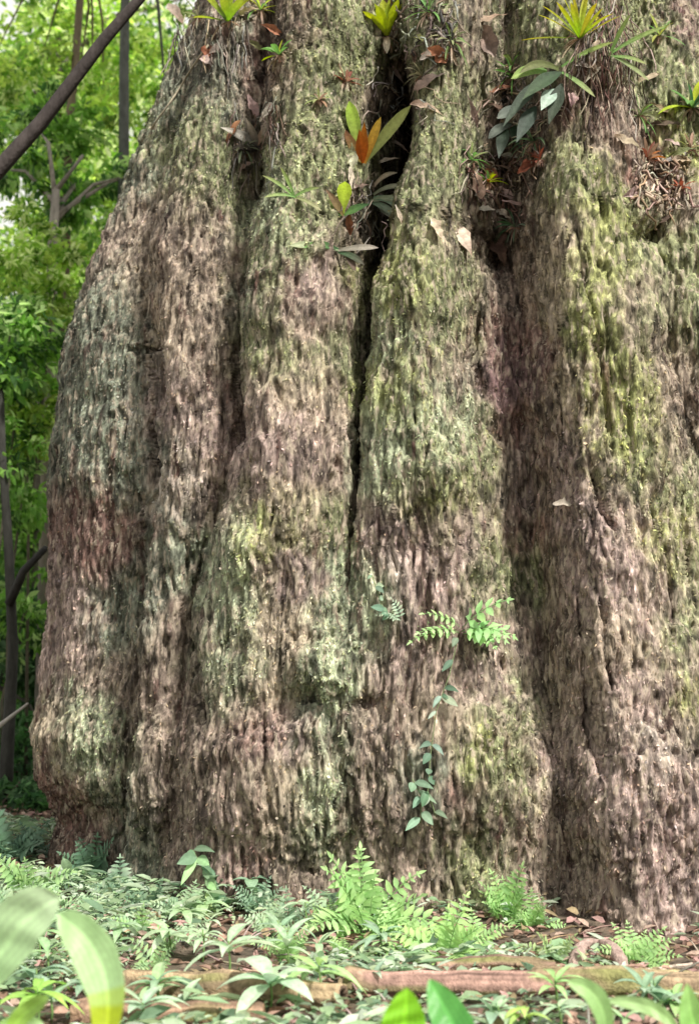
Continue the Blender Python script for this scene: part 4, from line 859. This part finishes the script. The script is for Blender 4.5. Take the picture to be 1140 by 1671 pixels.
# leaf litter and ground cover (countless)
def scatter(n, x0, x1, y0, y1):
    x = rng.uniform(x0, x1, n); y = rng.uniform(y0, y1, n); return x, y
def outside_trunk(x, y): return ((x-AX)/3.55)**2+(y/2.9)**2 > 1
def leafcloud(name, P, D, Nn, L, W, C, mat, parent=None, fold=.15, kind='stuff'):
    n = len(P); D = D/np.linalg.norm(D, axis=1, keepdims=True); S = np.cross(D, Nn); S /= np.linalg.norm(S, axis=1, keepdims=True)+1e-9
    U = np.cross(S, D); L = L[:, None]; W = W[:, None]
    l1 = P+D*L*.28-S*W*.45+U*W*fold; l2 = P+D*L*.65-S*W*.40+U*W*fold-U*L*.05; r1 = P+D*L*.28+S*W*.45+U*W*fold; r2 = P+D*L*.65+S*W*.40+U*W*fold-U*L*.05
    V = np.stack([P, l1, l2, P+D*L-U*L*.16, r2, r1], 1).reshape(-1, 3)
    b = np.arange(n)[:, None]*6; Fc = np.concatenate([b+np.array([[0, 1, 2, 3]]), b+np.array([[3, 4, 5, 0]])])
    o = mesh_obj(name, V, Fc, np.repeat(C, 6, 0), mat, parent, smooth=False)
    if kind: o['kind'] = kind
    return o
def litter():
    x, y = scatter(26000, -7, 8, -8.5, 3); k = outside_trunk(x, y); x, y = x[k], y[k]; n = len(x)
    P = np.stack([x, y, gz(x, y)+rng.uniform(.005, .05, n)], 1); an = rng.uniform(0, 6.28, n); D = np.stack([np.cos(an), np.sin(an), rng.uniform(-.3, .5, n)], 1)
    Nn = np.stack([rng.normal(0, .5, n), rng.normal(-.2, .5, n), np.ones(n)], 1); pal = np.array([(.34, .22, .17), (.22, .14, .10), (.42, .31, .25), (.14, .09, .07), (.40, .25, .23), (.28, .22, .13)])
    C = pal[rng.integers(0, 6, n)]*rng.uniform(.7, 1.25, (n, 1)); leafcloud('leaf_litter', P, D, Nn, rng.uniform(.04, .13, n), rng.uniform(.02, .06, n), C, M_DRY)
litter()
mb = MB(); rr = random.Random(99)
for k in range(260):
    x = rr.uniform(-3.5, 4); y = rr.uniform(-7.3, -3); an = rr.uniform(0, 3.14); L = rr.uniform(.08, .35); g = Vector((x, y, float(gz(x, y))+rr.uniform(.01, .06))); d = Vector((math.cos(an), math.sin(an), rr.uniform(-.15, .25)))
    tube(mb, [g, g+d*L*.5+Vector((0, rr.uniform(-.02, .02), .015)), g+d*L], [.006, .005, .002], vary((.36, .27, .22), .4, rr), 4, .1, k)
tag(mb.build('twig_litter', M_ROOT), kind='stuff')
def cover():
    x, y = scatter(95000, -6, 6, -7.6, 1.5); m = outside_trunk(x, y); d = fbm(x*1.3, y*1.3, x*0, 3, 91)+.12*np.clip((-x-.5)/2.5, -1, 1)+.08*((y < -5.6))
    for pa, pb in (((205, 1628), (560, 1650)), ((120, 1672), (430, 1672)), ((560, 1616), (1330, 1650)), ((712, 1588), (905, 1592))):
        a_, b_ = gpt(*pa), gpt(*pb); ex, ey = b_.x-a_.x, b_.y-a_.y; tt = np.clip(((x-a_.x)*ex+(y-a_.y)*ey)/(ex*ex+ey*ey), 0, 1)
        m &= (np.hypot(x-a_.x-tt*ex, y-a_.y-tt*ey) > .16) | (rng.random(len(x)) < .12)
    d = d - .45*np.clip((x-1.0)/1.2, 0, 1)*(y < -3) - .4*np.exp(-((x+.35)/.45)**2-((y+3.9)/.5)**2)
    k = m & (rng.random(len(x)) < np.clip(.36+1.7*d, 0, 1)); x, y = x[k], y[k]; n = len(x)
    near = np.clip(1.5-np.abs(np.hypot((x-AX)/3.7, y/3.2)-1.05)*5, .6, 1.5); hgt = np.clip(.5+d[k], .2, 1.2)*rng.uniform(.02, .17, n)*near
    P = np.stack([x, y, gz(x, y)+hgt], 1); an = rng.uniform(0, 6.28, n); D = np.stack([np.cos(an), np.sin(an), rng.uniform(-.3, .6, n)], 1)
    Nn = np.stack([rng.normal(0, .35, n), rng.normal(-.3, .35, n), np.ones(n)], 1); pal = np.array([(.30, .42, .24), (.40, .51, .35), (.22, .34, .19), (.42, .52, .32), (.15, .24, .15), (.50, .58, .47)])
    C = pal[rng.integers(0, 6, n)]*rng.uniform(.6, 1.2, (n, 1)); bigl = 1+1.1*(rng.random(n) < .15); leafcloud('ground_cover', P, D, Nn, rng.uniform(.03, .10, n)*bigl, rng.uniform(.010, .034, n)*bigl, C, M_FERN)
cover()

# ---------------------------------------------------------------- the forest behind
YG = np.array([(.40, .54, .13), (.26, .42, .08), (.60, .70, .34), (.14, .27, .05)]); MG = np.array([(.14, .29, .06), (.22, .40, .09), (.06, .14, .04), (.36, .52, .2)]); DKG = np.array([(.05, .12, .04), (.08, .18, .06), (.04, .09, .04), (.12, .22, .1)])  # YG is raised above natural leaf tones, a backlit look put into the colour
def crown(root, c, rad, nclump, per, L0, L1, pal, seed, name='crown'):
    per = int(per*1.3)
    r = np.random.default_rng(seed); u = r.normal(size=(nclump, 3)); u /= np.linalg.norm(u, axis=1, keepdims=True)
    cc = np.array(c)+u*(r.random((nclump, 1))**.45)*np.array(rad); out = []; 
    ci = r.integers(0, nclump, nclump*per); cs = r.uniform(.5, 1.2, nclump); P = cc[ci]+r.normal(size=(len(ci), 3))*np.array([.30, .30, .17])*(min(rad)*.55)*cs[ci][:, None]
    n = len(P); D = P-np.array(c); D /= np.linalg.norm(D, axis=1, keepdims=True); D = D*.6+r.normal(size=(n, 3))*.6; D[:, 2] -= .35
    Nn = r.normal(size=(n, 3))*.8+np.array([0, -.25, 1]); L = r.uniform(L0*.5, L1*.8, n); W = L*r.uniform(.35, .55, n)
    tone = r.uniform(.75, 1.25, nclump)[ci][:, None]; C = pal[(ci+r.integers(0, 2, n)) % len(pal)]*tone*r.uniform(.8, 1.2, (n, 1))
    return leafcloud(name, P, D, Nn, L, W, C, M_BGLEAF, root, kind=None)
def tree(label, base, path, rads, crowns, pal, seed, col=(.14, .12, .10), limbs=5, name='forest_tree', group='trees standing behind the giant trunk', leafsz=(.12, .26)):
    """path: world points of the bole from the ground up; crowns: (centre, radii, clumps, leaves per clump)"""
    rr = random.Random(seed); t = thing(name, label, 'tree', base, group); mb = MB(); path = [Vector(p) for p in path]
    tube(mb, path, rads, col, 10, .1, seed)
    for c, rad, nc_, per in crowns:
        for k in range(limbs):
            s = path[-1].lerp(path[-2], rr.uniform(0, .8)); e = Vector(c)+Vector([rr.uniform(-.8, .8)*q for q in rad]); mid = s.lerp(e, .5)+Vector((rr.uniform(-.2, .2), rr.uniform(-.2, .2), .25))
            tube(mb, [s, mid, e], [rads[-1]*.8, rads[-1]*.5, rads[-1]*.15], col, 6, .1, k)
    mb.build('trunk', M_BARKBG, t)
    for i, (c, rad, nc_, per) in enumerate(crowns): crown(t, c, rad, nc_, per, leafsz[0], leafsz[1], pal, seed*10+i)
    return t
def G3(x, y, dz=0): return Vector((x, y, float(gz(x, y))+dz))
def pole(label, pxs, Y, rads, crowns, pal, seed, col=(.13, .12, .10), **k):
    """a bole through photo pixels at depth Y, continued straight down to the ground"""
    pts = [at(x, y, Y) for x, y in pxs]; g = G3(pts[0].x, Y, -.1)
    return tree(label, g, [g]+pts, rads, crowns, pal, seed, col, **k)
def C_(px, py, Y, rx, ry, rz, n, per): c = at(px, py, Y); return ((c.x, c.y, c.z), (rx, ry, rz), n, per)
pole('slender dark tree standing closest to the left side of the giant trunk', [(203, 260), (202, 120), (206, -60), (212, -260)], 6, [.10, .075, .07, .065, .05], [C_(215, -330, 6, 1.6, 1.6, 1.2, 30, 60), C_(250, 130, 7, .7, .7, 1.4, 14, 45)], YG, 1, (.10, .11, .10), limbs=1)
pole('thin brownish pole tree left of the slender dark tree', [(112, 215), (122, 120), (132, -20), (140, -200)], 7, [.08, .07, .06, .06, .04], [C_(120, -300, 7, 1.8, 1.8, 1.2, 30, 60), C_(60, 160, 8, 1.2, 1.2, .9, 26, 60)], YG, 2, (.16, .13, .09))
pole('grey tree forking below the slanting stem', [(84, 520), (86, 400), (92, 310)], 5, [.09, .075, .065, .05], [C_(60, 240, 6, 1.3, 1.2, .8, 26, 60), C_(150, 330, 6, .8, .9, .7, 16, 50)], MG, 3, (.24, .22, .19))
pole('dark crooked tree at the left edge at middle height', [(12, 1230), (22, 1060), (14, 880), (4, 740), (2, 600)], 3, [.085, .07, .06, .055, .045, .03], [C_(-30, 560, 3.5, 1.1, 1.0, .9, 26, 60)], MG, 4, (.05, .05, .045), limbs=0)
Y0 = 10
pole('tall tree with bright yellow green crown filling the upper left', [(-60, 500), (-40, 300), (-30, 100)], 13, [.22, .2, .17, .14], [C_(40, 150, 13, 2.6, 2.2, 2.0, 70, 80), C_(200, 90, 14, 2.0, 2, 2.2, 50, 80)], YG, 5, leafsz=(.18, .36))
pole('airy tree with pale lime leaves beside the upper trunk', [(250, 600), (240, 400), (225, 300)], 12, [.16, .14, .12, .1], [C_(190, 340, 12, 1.5, 1.6, 1.6, 50, 70), C_(110, 480, 12, 1.6, 1.6, 1.2, 46, 70)], YG, 6, leafsz=(.16, .3))
pole('mid green tree at the left below the bright crown', [(-20, 900), (-10, 700), (0, 600)], 11, [.16, .14, .12, .1], [C_(10, 640, 11, 1.8, 1.6, 1.6, 60, 70), C_(60, 780, 10, 1.4, 1.4, 1.1, 44, 70)], MG, 7)
pole('leafy sapling crowding the trunk at middle height', [(60, 900), (62, 760), (66, 640)], 7, [.07, .06, .05, .04], [C_(50, 640, 7, .9, .9, 1.3, 34, 60), C_(20, 900, 7, .9, .9, 1.2, 32, 60)], MG, 8)
pole('dim understory tree low at the left edge', [(-10, 1300), (-14, 1180), (0, 1080)], 6, [.08, .07, .06, .05], [C_(10, 1060, 6, .9, .9, .9, 34, 60), C_(20, 1220, 5.5, .9, .8, .6, 32, 60)], DKG, 9)
for i, (x, y, rz, h_, pal, lab) in enumerate([(-9, 9, 2.4, 6, MG, 'round mid green tree left of the picture edge'), (-12, 15, 3, 9, YG, 'tall lime tree far out to the left'), (-5.5, 19, 3, 11, YG, 'tall bright tree far behind the left edge of the trunk'), (-2, 22, 3, 10, MG, 'far tree hidden for the most part behind the giant trunk'), (-8, 24, 3.2, 7, MG, 'broad green tree far behind the left clearing')]):
    g = G3(x, y); tree(lab, g, [g, g+Vector((.1, 0, h_*.5)), g+Vector((.15, 0, h_))], [.22, .18, .12], [((x, y, h_*.95), (rz, rz, rz*.9), 90, 70), ((x+.5, y-.5, h_*.45), (rz*.8, rz*.8, rz*.7), 60, 70)], pal, 30+i, leafsz=(.2, .4))
for i, (px, py, Y, r_, pal, lab) in enumerate([(5, 1350, 2.5, .6, DKG, 'dark bushy shrub at the left foot of the giant trunk'), (-40, 1250, 4, .9, DKG, 'dark shrub beyond the left edge'), (70, 1330, 4.5, .6, DKG, 'shadowy shrub glimpsed under the trunk bulge'), (30, 1150, 8, 1.0, MG, 'green shrub behind the crooked dark tree'), (-30, 980, 9, 1.1, MG, 'leafy shrub at the left edge in the middle distance')]):
    c = at(px, py, Y); g = G3(c.x, Y); t = thing('understory_shrub', lab, 'shrub', g, 'shrubs behind the giant trunk'); mb = MB(); rr = random.Random(i)
    for k in range(6): tube(mb, [g, g.lerp(c, .6)+Vector((rr.uniform(-.2, .2), rr.uniform(-.2, .2), 0)), c+Vector((rr.uniform(-1, 1)*r_*.7, rr.uniform(-1, 1)*r_*.7, rr.uniform(-.3, .8)*r_))], [.03, .02, .008], (.1, .08, .06), 6)
    mb.build('stems', M_BARKBG, t); crown(t, tuple(c), (r_, r_, r_*.8), 34, 60, .10, .22, pal, 60+i, 'foliage')
for i, (px, py, Y, r_, pal, lab) in enumerate([(40, 560, 3.8, .55, MG, 'spray of mid green leaves against the trunk below the grey tree'), (90, 470, 4.2, .5, YG, 'bright leafy spray touching the trunk silhouette'), (20, 760, 3.6, .6, MG, 'green leafy spray left of the trunk at middle height'),
        (55, 680, 4.0, .5, YG, 'lime spray of leaves low beside the silhouette'), (40, 1000, 4.4, .5, MG, 'leafy spray above the dark bough'), (30, 420, 4.4, .6, YG, 'bright spray below the fork of the grey tree')]):
    c = at(px, py, Y); g = G3(c.x-.2, Y); t = thing('leafy_sapling', lab, 'sapling', g, 'saplings crowding the left side'); mb = MB(); tube(mb, [g, g.lerp(c, .5)+Vector((-.15, 0, 0)), c], [.025, .02, .012], (.12, .11, .08), 6); mb.build('stem', M_BARKBG, t)
    crown(t, tuple(c), (r_, r_, r_*1.2), 22, 40, .08, .2, pal, 90+i)
# slanting bare stem crossing the upper left
pA, pB = at(-40, 318, -.5), at(262, -40, -.5); dv = (pB-pA).normalized(); k = (pA.z+.1)/dv.z
mb = MB(); low = pA-dv*k; pts = [low.lerp(pA, .0), low.lerp(pA, .5)+Vector((0, 0, -.05)), pA, pA.lerp(pB, .35)+Vector((0, 0, -.05)), pA.lerp(pB, .7)+Vector((0, 0, .02)), pB, pB+dv*2.5]
tube(mb, pts, [.11, .095, .08, .065, .055, .04, .03], (.05, .042, .04), 12, .06, 4)
t = thing('slanting_stem', 'dark bare stem leaning diagonally across the upper left corner', 'stem', low); mb.build('bole', M_BARKBG, t)
mb = MB(); q = at(-8, 1190, .5); tube(mb, [at(-60, 1235, .5), q, at(46, 1148, .3)], [.03, .026, .012], (.36, .34, .32), 7, .1); tag(mb.build('bare_twig', M_BARKBG), 'pale bare twig poking in low at the left edge', 'twig')
mb = MB(); tube(mb, [at(16, 985, 2.9), at(40, 930, 2.6), at(74, 895, 2.2)], [.055, .045, .035], (.04, .04, .04), 8, .1); tag(mb.build('dead_bough', M_BARKBG), 'short dark bough leaning from the crooked tree onto the trunk', 'branch')
# the wood beyond, one mass
def farwood():
    n = 150000; r = np.random.default_rng(5); x = r.uniform(-34, 22, n); y = r.uniform(27, 40, n); z = r.random(n)**1.1*24+.5
    clump = fbm(x*.35, y*.25, z*.4, 3, 300); keep = (r.random(n) < np.clip(.24+2.6*clump-.02*z, .02, 1)); x, y, z = x[keep], y[keep], z[keep]; n = len(x)
    P = np.stack([x, y, z+gz(x, y)], 1); D = r.normal(size=(n, 3)); D[:, 2] -= .4; Nn = r.normal(size=(n, 3))*.5+np.array([0, -.3, 1]); L = r.uniform(.2, .55, n)
    pal = np.concatenate([YG, MG]); ci = np.clip(((clump[keep]+.5)*8).astype(int)+r.integers(-2, 3, n), 0, 7); C = pal[ci]*r.uniform(.7, 1.2, (n, 1))
    o = leafcloud('far_wood', P, D, Nn, L, L*.55, C, M_BGLEAF); tag(o, 'bright hazy mass of forest foliage filling the distance', 'forest', kind='stuff')
farwood()
